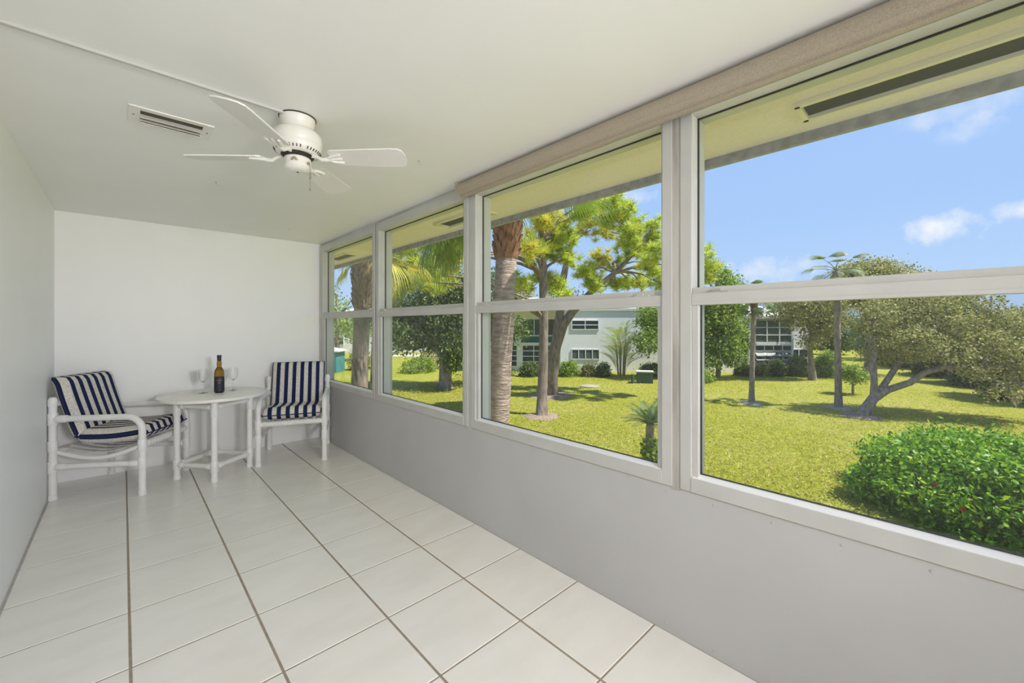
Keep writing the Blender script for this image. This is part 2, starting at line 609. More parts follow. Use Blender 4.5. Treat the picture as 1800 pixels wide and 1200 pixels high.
struct(bx(XL - .12, XL, YF - .12, .12, -.22, ZC + .2).build('wall_left', M['wall'], smooth=0))
struct(bx(XL, XO, 0, .12, -.22, ZC + .2).build('wall_back', M['wall'], smooth=0))
struct(bx(XL, XO, YF - .12, YF, -.22, ZC + .2).build('wall_front', M['wall'], smooth=0))
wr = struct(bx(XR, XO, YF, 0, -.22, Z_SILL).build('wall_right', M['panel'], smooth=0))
hdr = bx(XR, XO, YF, 0, Z_HEAD, ZC + .2).build('header_beam', M['frame'], wr, smooth=0)
ce = struct(bx(XL, XR, YF, 0, ZC, ZC + .2).build('ceiling', M['ceiling'], smooth=0))

# nail heads in the low wall
nm = MB().lathe([(0.0, 0), (.0055, .0008), (.004, .002), (0, .0026)], 10).mesh('nail_head', M['nail'])
nail_px = [(1255, 888), (1358, 920), (1480, 958), (1638, 1004), (1172, 863), (1106, 838), (1042, 822), (938, 792), (894, 780), (856, 764), (825, 757), (797, 750), (769, 743), (742, 735), (699, 719)]
wall_pts = []
for px, py in nail_px:
    r = P(px, py, 1) - Vector((CX0, CY0, CH))
    t = (XR - CX0) / r.x
    wall_pts.append((CY0 + t * r.y, CH + t * r.z))
for k in range(24):
    wall_pts.append((-.35 - k * .195, .028 + .006 * math.sin(k * 2.3)))
for (yy, zz) in wall_pts:
    o = link('nail_head', nm, wr, (XR, yy, zz))
    o.rotation_euler = (0, -math.pi / 2, 0)

# ------------------------------------------------------------------ windows
Z_B0, Z_B1 = Z_SILL, Z_SILL + .058         # bottom frame member
Z_R0, Z_R1 = 3.305 * S, 3.475 * S          # meeting rail
Z_T = 5.165 * S                            # top edge of the upper glass
bounds = [-.10 * S, -3.50 * S, -6.86 * S, -10.235 * S, -13.6 * S, -17.0 * S]
XG = XR + .045                             # upper glass plane
for n in range(5):
    yb, ya = bounds[n], bounds[n + 1]      # yb far end, ya near end
    hb = .018 if n > 0 else 0.0
    ya += .018
    yb -= hb
    w = struct(link('window_%d' % (n + 1), None, None, (XR, (ya + yb) / 2, Z_SILL)))
    cy = (ya + yb) / 2

    def part(name, mb, mat, parent, **kw):
        o = mb.build(name, mat, parent, **kw)
        if parent is w:
            o.matrix_parent_inverse = Matrix.Translation((-XR, -cy, -Z_SILL))
        return o
    jw = .045
    fr = MB()
    fr.box(XR - .006, XO - .01, ya, ya + jw, Z_B0, Z_HEAD)
    fr.box(XR - .006, XO - .01, yb - jw, yb, Z_B0, Z_HEAD)
    fr.box(XR - .006, XO - .01, ya + jw, yb - jw, Z_T, Z_HEAD)
    part('frame', fr, M['frame'], w, smooth=0, bevel=.002)
    sl = MB()
    sl.box(XR - .008, XR + .052, ya + jw, yb - jw, Z_B0, Z_B1)
    sl.add([(XR + .052, ya + jw, Z_B0), (XO + .03, ya + jw, Z_B0), (XO + .03, yb - jw, Z_B0), (XR + .052, yb - jw, Z_B0),
            (XR + .052, ya + jw, Z_B1 - .012), (XO + .03, ya + jw, Z_B0 + .02), (XO + .03, yb - jw, Z_B0 + .02), (XR + .052, yb - jw, Z_B1 - .012)],
           [(0, 1, 2, 3), (4, 5, 6, 7), (0, 1, 5, 4), (1, 2, 6, 5), (2, 3, 7, 6), (3, 0, 4, 7)])
    part('sill', sl, M['frame'], w, smooth=0, bevel=.0015)
    part('caulk_line', bx(XR - .0025, XR + .01, ya, yb, Z_B0 - .004, Z_B0 + .001), M['brown_caulk'], w, smooth=0)
    # fixed upper light
    part('pane', bx(XG + .02, XG + .024, ya + jw, yb - jw, Z_R1 - .01, Z_T + .005), M['glass'], w, smooth=0)
    gk = MB()
    gk.box(XG + .012, XG + .02, ya + jw, yb - jw, Z_T - .005, Z_T + .002)
    gk.box(XG + .012, XG + .02, ya + jw, ya + jw + .004, Z_R1, Z_T)
    gk.box(XG + .012, XG + .02, yb - jw - .005, yb - jw, Z_R1, Z_T)
    part('gasket', gk, M['gasket'], w, smooth=0)
    # lower sash, set on the room side
    sa = MB()
    st = .024
    sa.box(XR + .004, XR + .034, ya + jw, ya + jw + st, Z_B1, Z_R0)
    sa.box(XR + .004, XR + .034, yb - jw - st, yb - jw, Z_B1, Z_R0)
    sash = part('lower_sash', sa, M['frame'], w, smooth=0, bevel=.0015)
    lg = MB()
    y0_, y1_ = ya + jw + .002, yb - jw - .002
    lg.add([(XR - .004, y0_, Z_B1 - .001), (XR + .03, y0_, Z_B1 - .001), (XR + .03, y0_, Z_B1 + .014), (XR - .004, y0_, Z_B1 + .002),
            (XR - .004, y1_, Z_B1 - .001), (XR + .03, y1_, Z_B1 - .001), (XR + .03, y1_, Z_B1 + .014), (XR - .004, y1_, Z_B1 + .002)],
           [(0, 1, 2, 3), (7, 6, 5, 4), (0, 4, 5, 1), (1, 5, 6, 2), (2, 6, 7, 3), (3, 7, 4, 0)])
    part('sill_ledge', lg, M['ledge'], w, smooth=0)
    sg = MB()
    sg.box(XR + .026, XR + .032, ya + jw + st, ya + jw + st + .004, Z_B1 + .01, Z_R0)
    sg.box(XR + .026, XR + .032, yb - jw - st - .006, yb - jw - st, Z_B1 + .01, Z_R0)
    sg.box(XR + .026, XR + .032, ya + jw + st, yb - jw - st, Z_B1 + .010, Z_B1 + .017)
    part('gasket', sg, M['gasket'], w, smooth=0)
    part('pane', bx(XR + .020, XR + .024, ya + jw + st, yb - jw - st, Z_B1 + .005, Z_R0 + .01), M['glass'], w, smooth=0)
    mr = MB()
    mr.box(XR - .002, XR + .040, ya + jw, yb - jw, Z_R0, Z_R1 - .024)
    mr.box(XR + .010, XR + .060, ya + jw, yb - jw, Z_R1 - .024, Z_R1)
    part('meeting_rail', mr, M['frame'], w, smooth=0, bevel=.002)
    part('rail_groove', bx(XR - .0026, XR, ya + jw, yb - jw, Z_R0 + .013, Z_R0 + .0145), M['nail'], w, smooth=0)
    for yy in (ya + jw + .10, yb - jw - .10):
        lt = MB()
        lt.box(XR + .000, XR + .012, yy - .035, yy + .035, Z_R1 - .024, Z_R1 - .019)
        lt.box(XR + .000, XR + .010, yy - .008, yy + .022, Z_R1 - .019, Z_R1 - .011)
        part('latch', lt, M['metal'] if n % 2 else M['frame'], w, smooth=0, bevel=.001)
    for yy in (ya + jw - .002, yb - jw + .002):
        cl = bx(XR - .004, XR + .006, yy - .004, yy + .004, Z_T - .012, Z_T + .03)
        part('sash_stop', cl, M['frame'], w, smooth=0)
    part('insect_screen', bx(XO - .03, XO - .0285, ya + jw, yb - jw, Z_B0 + .03, Z_R0 + .03), M['screen'], w, smooth=0)
for n in range(1, 5):
    yy = bounds[n]
    tm = MB().box(XR - .002, XO - .01, yy - .018, yy + .018, Z_SILL - .012, Z_HEAD)
    struct(tm.build('trim_%d' % n, M['stained'] if n != 2 else M['frame'], smooth=0, bevel=.001))
struct(bx(XR - .012, XO - .01, -.10 * S, -.004, Z_SILL, Z_HEAD).build('trim_5', M['frame'], smooth=0, bevel=.002))

# ------------------------------------------------------------------ eaves outside the windows
Z_SO = 5.36 * S
XE = 2.40
so = struct(bx(XO, XE, YF - 1.0, 7.0, Z_SO, Z_SO + .03).build('soffit', M['soffit'], smooth=0))
struct(bx(XE, XE + .03, YF - 1.0, 7.0, Z_SO - .05, Z_SO + .2).build('fascia', M['fascia'], smooth=0))
rf = MB()
rf.add([(XE + .06, YF - 1.2, ZC + .14), (XE + .06, 7.2, ZC + .14), (-3.0, 7.2, ZC + 1.1), (-3.0, YF - 1.2, ZC + 1.1),
        (XE + .06, YF - 1.2, ZC + .21), (XE + .06, 7.2, ZC + .21), (-3.0, 7.2, ZC + 1.17), (-3.0, YF - 1.2, ZC + 1.17)],
       [(0, 1, 2, 3), (4, 5, 6, 7), (0, 1, 5, 4), (1, 2, 6, 5), (2, 3, 7, 6), (3, 0, 4, 7)])
struct(rf.build('roof', M['fascia'], smooth=0))
struct(bx(XR, XO, .12, 7.0, GZ, Z_SO).build('wall_outer', M['bwall'], smooth=0))
struct(bx(XR - .02, XO, YF - .12, .12, GZ, -.22).build('wall_lower', M['bwall'], smooth=0))
for k, y0 in enumerate((.28, -2.47, -5.27)):
    wv = thing('soffit_vent', ['small dark mesh soffit vent seen through the window beside the end wall',
                               'dark mesh soffit vent in the middle of the eave, crossing the window post',
                               'long dark mesh soffit vent with pale frame above the widest window'][k], 'vent', (2.145, y0 + .3, Z_SO), 0, 'vents under the eave')
    b = MB()
    x0, x1, L = -.092, .092, .34
    b.box(x0, x1, -L, -L + .022, -.022, 0)
    b.box(x0, x1, L - .022, L, -.022, 0)
    b.box(x0, x0 + .022, -L, L, -.022, 0)
    b.box(x1 - .022, x1, -L, L, -.022, 0)
    b.build('vent_frame', M['vent_frame'], wv, smooth=0, bevel=.002)
    bx(x0 + .016, x1 - .016, -L + .02, L - .02, -.004, -.001).build('mesh_screen', M['vent_screen'], wv, smooth=0)

# ------------------------------------------------------------------ roller shade
sh = thing('roller_shade', 'rolled-up beige woven shade along the ceiling over the near windows', 'shade', (XR - .048, -2.83, ZC - .046))
prof = []
for k in range(28):
    a = k * math.tau / 28
    r = .039 + (.004 if math.sin(a) < -.5 else 0)
    prof.append((r * math.cos(a), r * math.sin(a)))
L = abs(YF) - 2.83 - .05
b = MB()
b.add([(x, -q, z) for q in (0.012, L * .25, L * .5, L * .75, L) for x, z in prof],
      [(i * 28 + k, i * 28 + (k + 1) % 28, (i + 1) * 28 + (k + 1) % 28, (i + 1) * 28 + k) for i in range(4) for k in range(28)] + [tuple(range(28)), tuple(range(139, 111, -1))])
b.build('rolled_fabric', M['shade'], sh)
bx(-.006, .020, -L, -.012, -.056, -.034).build('hem_bar', M['shade'], sh, smooth=0, bevel=.004)
bx(-.04, .05, -.010, 0.0, -.028, .045).build('end_bracket', M['shade'], sh, smooth=0, bevel=.003)

# ------------------------------------------------------------------ ceiling fittings
rw = thing('cable_raceway', 'thin painted cable raceway crossing the ceiling to the fan', 'raceway', (XL, -3.045, ZC))
bx(0, .585 - XL - .07, -.009, .009, -.012, 0).build('channel', M['racew'], rw, smooth=0, bevel=.002)
bx(0, .585 - XL - .07, .009, .0115, -.004, 0).build('lip', M['caulk'], rw, smooth=0)

vt = thing('ceiling_register', 'white rectangular air register with a dark slot in the ceiling', 'vent', (.147, -2.566, ZC))
b = MB()
b.box(-.152, -.112, -.095, .095, -.006, 0)
b.box(.112, .152, -.095, .095, -.006, 0)
b.box(-.112, .112, -.095, -.062, -.006, 0)
b.box(-.112, .112, .055, .095, -.006, 0)
b.build('frame', M['fan'], vt, smooth=0, bevel=.002)
bx(-.112, .112, -.062, .055, -.0015, -.0005).build('duct_opening', M['slot'], vt, smooth=0)
for yy, tilt in ((-.020, .9), (.016, .9), (.044, .75)):
    mt = Matrix.Translation((0, yy, -.012)) @ Matrix.Rotation(tilt, 4, 'X')
    MB().box(-.112, .112, -.015, .015, -.001, .001, mt).build('louver', M['fan'], vt, smooth=0)
for xx in (-.134, .134):
    MB().lathe([(0, -.0085), (.003, -.0075), (.004, -.006), (.004, -.005)], 8, (xx, 0, 0)).build('screw', M['dark_metal'], vt)

for k, (px, py, lab) in enumerate([(507, 400, 'small white cup hook in the ceiling close to the end wall'),
                                   (737, 283, 'tiny grey hook in the ceiling between fan and shade'),
                                   (380, 320, 'tiny dark hook in the ceiling between air register and end wall')]):
    q = P(px, py, (ZC - CH) * F_PX / (CY - py))
    hk = thing('ceiling_hook', lab, 'hook', (q.x, q.y, ZC), 0, 'hooks in the ceiling')
    MB().lathe([(0, 0), (.008, 0), (.008, -.002), (.0025, -.003), (.0025, -.012), (0, -.012)], 10).build('base', M['fan'] if k == 0 else M['nail'], hk)
    pts = [(0, 0, -.012)] + [(.007 - .007 * math.cos(a), 0, -.014 - .007 * math.sin(a)) for a in [i * 4.2 / 8 for i in range(9)]]
    MB().tube(pts, .0017, 6).build('hook', M['nail'], hk)

# ------------------------------------------------------------------ ceiling fan
fan = thing('ceiling_fan', 'white four-blade ceiling fan with a pull chain', 'fan', (.565, -3.02, ZC), 0)
MB().lathe([(.074, 0), (.075, -.004), (.073, -.02), (.064, -.050), (.052, -.060), (.0, -.060)], 32).build('canopy', M['fan'], fan)
MB().lathe([(.076, 0.0), (.0785, -.0015), (.0785, -.0045), (.076, -.005)], 32).build('canopy_ring', M['dark_metal'], fan)
MB().lathe([(0, -.056), (.058, -.058), (.086, -.066), (.100, -.080), (.104, -.098), (.104, -.122), (.100, -.128), (.101, -.134), (.099, -.152), (.088, -.166), (.070, -.172), (0, -.172)], 40).build('motor_housing', M['fan'], fan)
for k in range(40):
    a = k * math.tau / 40
    if k % 10 in (0,):
        continue
    mt = Matrix.Rotation(a, 4, 'Z') @ Matrix.Translation((.0945, 0, -.1595)) @ Matrix.Rotation(-.9, 4, 'Y')
    MB().box(-.0065, .0065, -.0022, .0022, -.0012, .0012, mt).build('cooling_slot', M['slot'], fan, smooth=0)
MB().lathe([(0, -.170), (.066, -.170), (.070, -.176), (.060, -.186), (0, -.186)], 28).build('rotor_plate', M['dark_metal'], fan)
sw = MB().lathe([(0, -.184), (.050, -.184), (.056, -.190), (.057, -.222), (.0585, -.224), (.0585, -.230), (.050, -.240), (.030, -.247), (.0, -.249)], 32).build('switch_housing', M['fan'], fan)
# fan-shaped ornament on the switch housing, facing the room
orn = MB()
az = math.atan2(CY0 + 3.02, CX0 - .565) - .25
for k in range(7):
    t = math.pi * (k + .5) / 7
    for rr in (.006, .011):
        da = rr * math.cos(t) * 1.25 / .0575
        zz = -.2150 + rr * math.sin(t) * 1.35
        q = Vector((.0572 * math.cos(az + da), .0572 * math.sin(az + da), zz))
        mt = Matrix.Translation(q) @ Matrix.Rotation(az + da, 4, 'Z') @ Matrix.Rotation(-(t - math.pi / 2), 4, 'X')
        orn.box(-.0008, .0012, -.0015, .0015, -.003, .003, mt)
orn.build('ornament', M['brass'], sw, smooth=0)
MB().lathe([(0, -.252), (.005, -.250), (.006, -.246), (0, -.245)], 12).build('end_cap', M['dark_metal'], sw)
BL = 4
BZ = -.182


def blade_mesh():
    b = MB()
    # outline in the blade's own frame: x outwards
    out = [(.150, -.040), (.165, -.052), (.30, -.060), (.44, -.066), (.475, -.064), (.492, -.050), (.500, -.020), (.500, .020), (.492, .050), (.475, .064), (.44, .066), (.30, .060), (.165, .052), (.150, .040)]
    n = len(out)
    b.add([(x, y, -.003) for x, y in out] + [(x, y, .003) for x, y in out],
          [tuple(range(n - 1, -1, -1)), tuple(range(n, 2 * n))] + [(k, (k + 1) % n, n + (k + 1) % n, n + k) for k in range(n)])
    return b.mesh('blade', M['fan_blade'], smooth=0)


def iron_mesh():
    b = MB()
    b.tube([(.060, 0, .008), (.090, 0, .004), (.115, 0, -.012), (.140, 0, -.010), (.16, 0, -.006)], [.008, .008, .009, .010, .007], 8)
    for dy in (-1, 0, 1):
        b.tube([(.140, 0, -.008), (.165, dy * .02, -.0065), (.205, dy * .030, -.0055)], [.008, .008, .006], 8)
    return b.mesh('blade_iron', M['fan'])


bmesh_, imesh_ = blade_mesh(), iron_mesh()
for k in range(BL):
    a = math.radians(47 + 90 * k)
    o = link('blade', bmesh_, fan, (0, 0, BZ))
    o.rotation_euler = (math.radians(-13), 0, a)
    o2 = link('blade_iron', imesh_, o)
ch = Vector((math.cos(az + 1.05), math.sin(az + 1.05), 0)) * .060
cm = MB()
cm.box(ch.x - .005, ch.x + .005, ch.y - .005, ch.y + .005, -.222, -.210)
cm.tube([(ch.x * 1.12, ch.y * 1.12, -.215), (ch.x * 1.16, ch.y * 1.16, -.230), (ch.x * 1.16, ch.y * 1.16, -.335)], .0013, 6)
for zz in (-.283, -.335):
    cm.lathe([(0, .004), (.003, .002), (.003, -.004), (0, -.006)], 8, (ch.x * 1.16, ch.y * 1.16, zz))
cm.build('pull_chain', M['brass'], fan)

# ------------------------------------------------------------------ fill lights added out of view behind the camera
for k, (yy, lab) in enumerate([(bounds[5] + .09, 'added opal dome fill lamp, out of view at the end of the window row')]):
    lp = thing('added_fill_lamp', lab, 'lamp', (XR - .012, yy, 1.12))  # added to brighten the room, which daylight alone leaves dark
    lp.rotation_euler = (0, -math.pi / 2, 0)
    MB().lathe([(.0, 0), (.075, 0), (.078, .010), (.070, .018), (.0, .018)], 32).build('base', M['fan'], lp)
    MB().lathe([(.068, .017), (.072, .034), (.066, .058), (.05, .078), (.026, .089), (0, .092)], 32).build('shade', M['opal'], lp)


sp = thing('added_fill_spot', 'added white cup-shaped fill spotlight on the end wall behind the viewpoint', 'lamp', (.62, YF, 1.62))  # added fill aimed at the far end of the room
sp.rotation_euler = (-math.pi / 2, 0, 0)
MB().lathe([(0, 0), (.06, 0), (.06, .012), (.018, .02), (.018, .10), (0, .10)], 24).build('mount', M['fan'], sp)
MB().lathe([(0, .095), (.09, .10), (.15, .15), (.19, .24), (.186, .24), (.145, .155), (.085, .108), (0, .103)], 40).build('cup', M['fan'], sp)
sl_ = bpy.data.lights.new('fill_spot_light', 'SPOT')
sl_.energy = FILL_SPOT_POWER
sl_.spot_size = math.radians(80)
sl_.spot_blend = 1.0
sl_.shadow_soft_size = .24
sl_.color = (1.0, .955, .97)
slo = bpy.data.objects.new('fill_light', sl_)
col.objects.link(slo)
slo.parent = sp
slo.location = (0, 0, .25)
slo.rotation_euler = (math.pi - math.radians(10), 0, 0)


# ------------------------------------------------------------------ furniture
R_P = .0235
R_F = .0285


def arc(cx, cz, r, a0, a1, n, x):
    return [(x, cx + r * math.cos(a0 + (a1 - a0) * i / n), cz + r * math.sin(a0 + (a1 - a0) * i / n)) for i in range(n + 1)]


def fitting(b, p, ax, half=.035, r=R_F):
    p = Vector(p)
    ax = Vector(ax).normalized()
    b.tube([p - ax * half, p - ax * (half - .004), p + ax * (half - .004), p + ax * half], [r - .002, r, r, r - .002], 14)


def make_chair(loc, rz, label):
    t = thing('patio_armchair', label, 'chair', loc, rz, 'white tube armchairs')
    hw, fy, ry = .28, .295, -.295
    for sx in (-1, 1):
        x = sx * hw
        b = MB()
        b.tube([(x, ry, 0), (x, ry, .74)], R_P, 14)
        b.lathe([(R_P + .003, 0), (R_P + .003, .030), (R_P, .034)], 14, (x, ry, 0))
        fitting(b, (x, ry, .245), (0, 0, 1), .045)
        fitting(b, (x, ry, .40), (0, 0, 1), .040)
        fitting(b, (x, ry, .605), (0, 0, 1), .045)
        b.lathe([(R_P + .002, .700), (R_F - .001, .705), (R_F - .001, .75), (.018, .768), (0, .772)], 14, (x, ry, 0))
        b.build('leg', M['pvc'], t)
        b = MB()
        b.tube([(x, fy, 0), (x, fy, .50)] + arc(fy - .105, .50, .105, 0, math.pi / 2, 8, x)[1:] + [(x, ry, .605)], R_P, 14)
        b.lathe([(R_P + .003, 0), (R_P + .003, .030), (R_P, .034)], 14, (x, fy, 0))
        fitting(b, (x, fy, .245), (0, 0, 1), .045)
        fitting(b, (x, fy, .385), (0, 0, 1), .045)
        fitting(b, (x, ry + .06, .605), (0, 1, 0), .03)
        b.build('arm_and_front_leg', M['pvc'], t)
        b = MB()
        b.tube([(x, ry, .245), (x, fy, .245)], R_P - .003, 12)
        fitting(b, (x, ry + .055, .245), (0, 1, 0), .03, R_F - .003)
        fitting(b, (x, fy - .055, .245), (0, 1, 0), .03, R_F - .003)
        b.build('side_rail', M['pvc'], t)
        # bowed bearer under the cushion
        b = MB()
        pts = [(x * .93, ry + (fy - ry) * q, .385 - .075 * math.sin(math.pi * q) - .03 * (1 - q)) for q in [i / 10 for i in range(11)]]
        b.tube(pts, .016, 10)
        b.build('seat_bearer', M['pvc'], t)
    b = MB()
    b.tube([(-hw, fy, .385), (hw, fy, .385)], R_P, 14)
    b.build('front_rail', M['pvc'], t)
    b = MB()
    for k in range(15):
        xx = -.225 + k * .45 / 14
        b.tube([(xx - .0125, fy, .385), (xx - .011, fy, .385), (xx + .011, fy, .385), (xx + .0125, fy, .385)], [R_P + .0005, R_P + .004, R_P + .004, R_P + .0005], 12)
    b.build('wrapped_straps', M['strap'], t)
    MB().tube([(-hw, ry, .355), (hw, ry, .355)], R_P - .002, 14).build('rear_rail', M['pvc'], t)
    MB().tube([(-hw, ry, .715), (hw, ry, .715)], R_P - .002, 14).build('back_rail', M['pvc'], t)
    # sling straps the cushion lies on
    for k in range(6):
        xx = -.205 + k * .082
        pts = [(xx, ry + .02 + (fy - ry - .04) * q, .407 - .062 * math.sin(math.pi * q) - .026 * (1 - q)) for q in [i / 8 for i in range(9)]]
        b = MB()
        vv = []
        for p in pts:
            vv += [(p[0] - .024, p[1], p[2]), (p[0] + .024, p[1], p[2]), (p[0] + .024, p[1], p[2] - .003), (p[0] - .024, p[1], p[2] - .003)]
        ff = [(0, 1, 2, 3), (32, 33, 34, 35)] + [(i * 4 + m, i * 4 + (m + 1) % 4, i * 4 + 4 + (m + 1) % 4, i * 4 + 4 + m) for i in range(8) for m in range(4)]
        b.add(vv, ff)
        b.build('seat_strap', M['strap'], t)
    return t


def pad(w, prof, name, parent, thick):
    """cushion swept along a side profile (y, z, normal), pillow-edged"""
    n = len(prof)
    nx = 24
    rows_t, rows_b = [], []
    b = MB()
    P2 = [Vector((0, q[0], q[1])) for q in prof]
    nor = []
    for i in range(n):
        a, c2 = P2[max(i - 1, 0)], P2[min(i + 1, n - 1)]
        t = (c2 - a).normalized()
        nor.append(Vector((0, -t.z, t.y)))
    for side in (1, -1):
        for i in range(n):
            ti = i / (n - 1)
            ei = min(1, math.sqrt(max(0, 1 - (max(0, abs(ti - .5) * 2 - .78) / .22) ** 2)))
            for k in range(nx + 1):
                tk = k / nx
                ek = math.sqrt(max(0, 1 - (max(0, abs(tk - .5) * 2 - .86) / .14) ** 2))
                h = thick / 2 * (0.12 + .88 * min(ei, ek)) + .008 * math.sin(math.pi * tk) * math.sin(math.pi * ti)
                p = P2[i] + nor[i] * h * side
                b.v.append((-w / 2 + w * tk, p.y, p.z))
    o = n * (nx + 1)
    for i in range(n - 1):
        for k in range(nx):
            a = i * (nx + 1) + k
            b.f.append((a, a + 1, a + nx + 2, a + nx + 1))
            b.f.append((o + a, o + a + nx + 1, o + a + nx + 2, o + a + 1))
    rim = [k for k in range(nx + 1)] + [i * (nx + 1) + nx for i in range(1, n)] + [(n - 1) * (nx + 1) + k for k in range(nx - 1, -1, -1)] + [i * (nx + 1) for i in range(n - 2, 0, -1)]
    for q in range(len(rim)):
        a, c2 = rim[q], rim[(q + 1) % len(rim)]
        b.f.append((a, o + a, o + c2, c2))
    ob = b.build(name, M['stripe'], parent, smooth=60)
    edge = [((Vector(b.v[q]) + Vector(b.v[o + q])) / 2) for q in rim]
    MB().tube(edge + [edge[0], edge[1]], .0055, 6, caps=False).build('piping', M['navy'], ob)
    return ob


def make_cushion(loc, rz, label):
    t = thing('chair_cushion', label, 'cushion', loc, rz, 'striped chair cushions')
    seat = []
    for i in range(19):
        q = i / 18
        y = -.175 + q * .488
        z = .458 + .030 * q - .020 * math.sin(math.pi * q)
        if q > .86:
            z -= ((q - .86) / .14) ** 2 * .022
        seat.append((y, z))
    pad(.498, seat, 'seat_pad', t, .110)
    back = []
    for i in range(19):
        q = i / 18
        y = -.160 - .145 * q - .010 * math.sin(math.pi * q)
        z = .450 + .460 * q
        if q > .85:
            y -= ((q - .85) / .15) ** 2 * .02
        back.append((y, z))
    pad(.498, back, 'back_pad', t, .098)
    return t


rzA = math.atan2(-.553, .833) - math.pi / 2
rzB = math.atan2(-.929, -.37) - math.pi / 2
locA = (-.003, -.402, 0)
locB = (1.260, -.518, 0)
make_chair(locA, rzA, 'white tube-frame armchair with rounded arms standing against the left wall')
make_chair(locB, rzB, 'white tube-frame armchair with rounded arms standing in the corner beside the windows')
make_cushion(locA, rzA, 'navy and cream striped two-part cushion on the armchair against the left wall')
make_cushion(locB, rzB, 'navy and cream striped two-part cushion on the armchair beside the windows')

TC = Vector((.572, -.606, 0))
TZ = .708
tb = thing('patio_table', 'round white table on square tube legs between the two armchairs', 'table', TC, math.radians(37))
hs = .185
MB().lathe([(0, TZ - .030), (.385, TZ - .030), (.398, TZ - .026), (.402, TZ - .016), (.400, TZ - .004), (.394, TZ), (0, TZ)], 64).build('tabletop', M['tabletop'], tb)
MB().lathe([(0, TZ - .044), (.30, TZ - .044), (.30, TZ - .030), (0, TZ - .030)], 48).build('underboard', M['ply'], tb)
for sx in (-1, 1):
    for sy in (-1, 1):
        b = MB()
        b.tube([(sx * hs, sy * hs, 0), (sx * hs, sy * hs, TZ - .044)], R_P, 14)
        b.lathe([(R_P + .003, 0), (R_P + .003, .032), (R_P, .036)], 14, (sx * hs, sy * hs, 0))
        fitting(b, (sx * hs, sy * hs, .125), (0, 0, 1), .045)
        fitting(b, (sx * hs, sy * hs, .60), (0, 0, 1), .06)
        b.build('leg', M['pvc'], tb)
for zz, nm_ in ((.125, 'stretcher'), (.625, 'apron_rail')):
    for k in range(4):
        a = Matrix.Rotation(k * math.pi / 2, 3, 'Z')
        p0, p1 = a @ Vector((-hs, -hs, zz)), a @ Vector((hs, -hs, zz))
        b = MB()
        b.tube([p0, p1], R_P - .004, 12)
        dd = (p1 - p0).normalized()
        fitting(b, p0 + dd * .05, dd, .022, R_F - .003)
        fitting(b, p1 - dd * .05, dd, .022, R_F - .003)
        b.build(nm_, M['pvc'], tb)

bt = thing('port_bottle', 'dark amber bottle with black label on the round table', 'bottle', (.607, -.588, TZ))
MB().lathe([(0, .012), (.026, .004), (.034, 0), (.0375, .004), (.038, .012), (.038, .165), (.0372, .180), (.033, .200), (.0235, .219), (.0175, .228), (.0172, .236), (.0195, .250), (.0195, .262), (.0165, .278), (.0150, .300), (.0150, .318), (.0168, .320), (.0168, .330), (0, .330)], 40).build('glass_body', M['amber'], bt)
cp = MB()
cp.lathe([(.0158, .282), (.0162, .288), (.0162, .316), (.0178, .318), (.0178, .3325), (.015, .3345), (0, .3345)], 28)
cp.build('cap', M['black'], bt)
lb = MB()
lb.lathe([(.0384, .010), (.0388, .012), (.0388, .138), (.0384, .140)], 40)
lbl = lb.build('label', M['label'], bt)
aim = math.atan2(CY0 + .588, CX0 - .607)
mb = MB()
for row, (zz, half, hgt, n) in enumerate([(.108, .62, .0062, 15), (.086, .30, .005, 7), (.098, .07, .004, 2)]):
    for k in range(n):
        a = aim - half + 2 * half * (k + .5) / n
        w = half / n * .72
        hh = hgt * (1.5 if k in (0, 8) else 1) * random.uniform(.75, 1.05)
        for part_ in range(3):
            a2 = a + (part_ - 1) * w * .62
            h0, h1 = (zz, zz + hh) if part_ != 1 else ((zz + hh * .35, zz + hh * .6) if k % 2 else (zz + hh * .7, zz + hh))
            r = .0391
            aw = w * (.16 if part_ != 1 else .5)
            mb.add([(r * math.cos(a2 - aw), r * math.sin(a2 - aw), h0), (r * math.cos(a2 + aw), r * math.sin(a2 + aw), h0),
                    (r * math.cos(a2 + aw), r * math.sin(a2 + aw), h1), (r * math.cos(a2 - aw), r * math.sin(a2 - aw), h1)], [(0, 1, 2, 3)])
mb.build('lettering', M['letter'], lbl, smooth=0)


def glass(loc, label):
    t = thing('wine_glass', label, 'glass', loc, 0, 'wine glasses on the round table')
    MB().lathe([(0, .096), (.012, .099), (.026, .112), (.036, .135), (.0385, .155), (.037, .18), (.032, .212), (.0312, .212),
                (.0361, .18), (.0376, .155), (.0351, .1355), (.0253, .1128), (.0118, .1005), (0, .0985)], 32).build('bowl', M['clear'], t)
    MB().lathe([(0, .004), (.006, .006), (.0036, .014), (.0032, .05), (.0038, .085), (.008, .0945), (0, .0962)], 16).build('stem', M['clear'], t)
    MB().lathe([(0, 0), (.034, 0), (.035, .0012), (.02, .0026), (.006, .005), (0, .0062)], 32).build('foot', M['clear'], t)
    return t


glass((.497, -.532, TZ), 'empty clear wine glass on the side of the chair at the left wall')
glass((.722, -.525, TZ), 'empty clear wine glass on the side of the chair by the windows')


# ------------------------------------------------------------------ garden: ground
gr = MB()
nxg = 60
ext = 160.0
for iy in range(nxg + 1):
    for ix in range(nxg + 1):
        x = -30 + (ext + 30) * ix / nxg
        y = -110 + 250 * iy / nxg
        gr.v.append((x, y, GZ + .05 * math.sin(x * .21 + 1) * math.sin(y * .17)))
for iy in range(nxg):
    for ix in range(nxg):
        a = iy * (nxg + 1) + ix
        gr.f.append((a, a + 1, a + nxg + 2, a + nxg + 1))
lawn = struct(gr.build('lawn', M['lawn']))


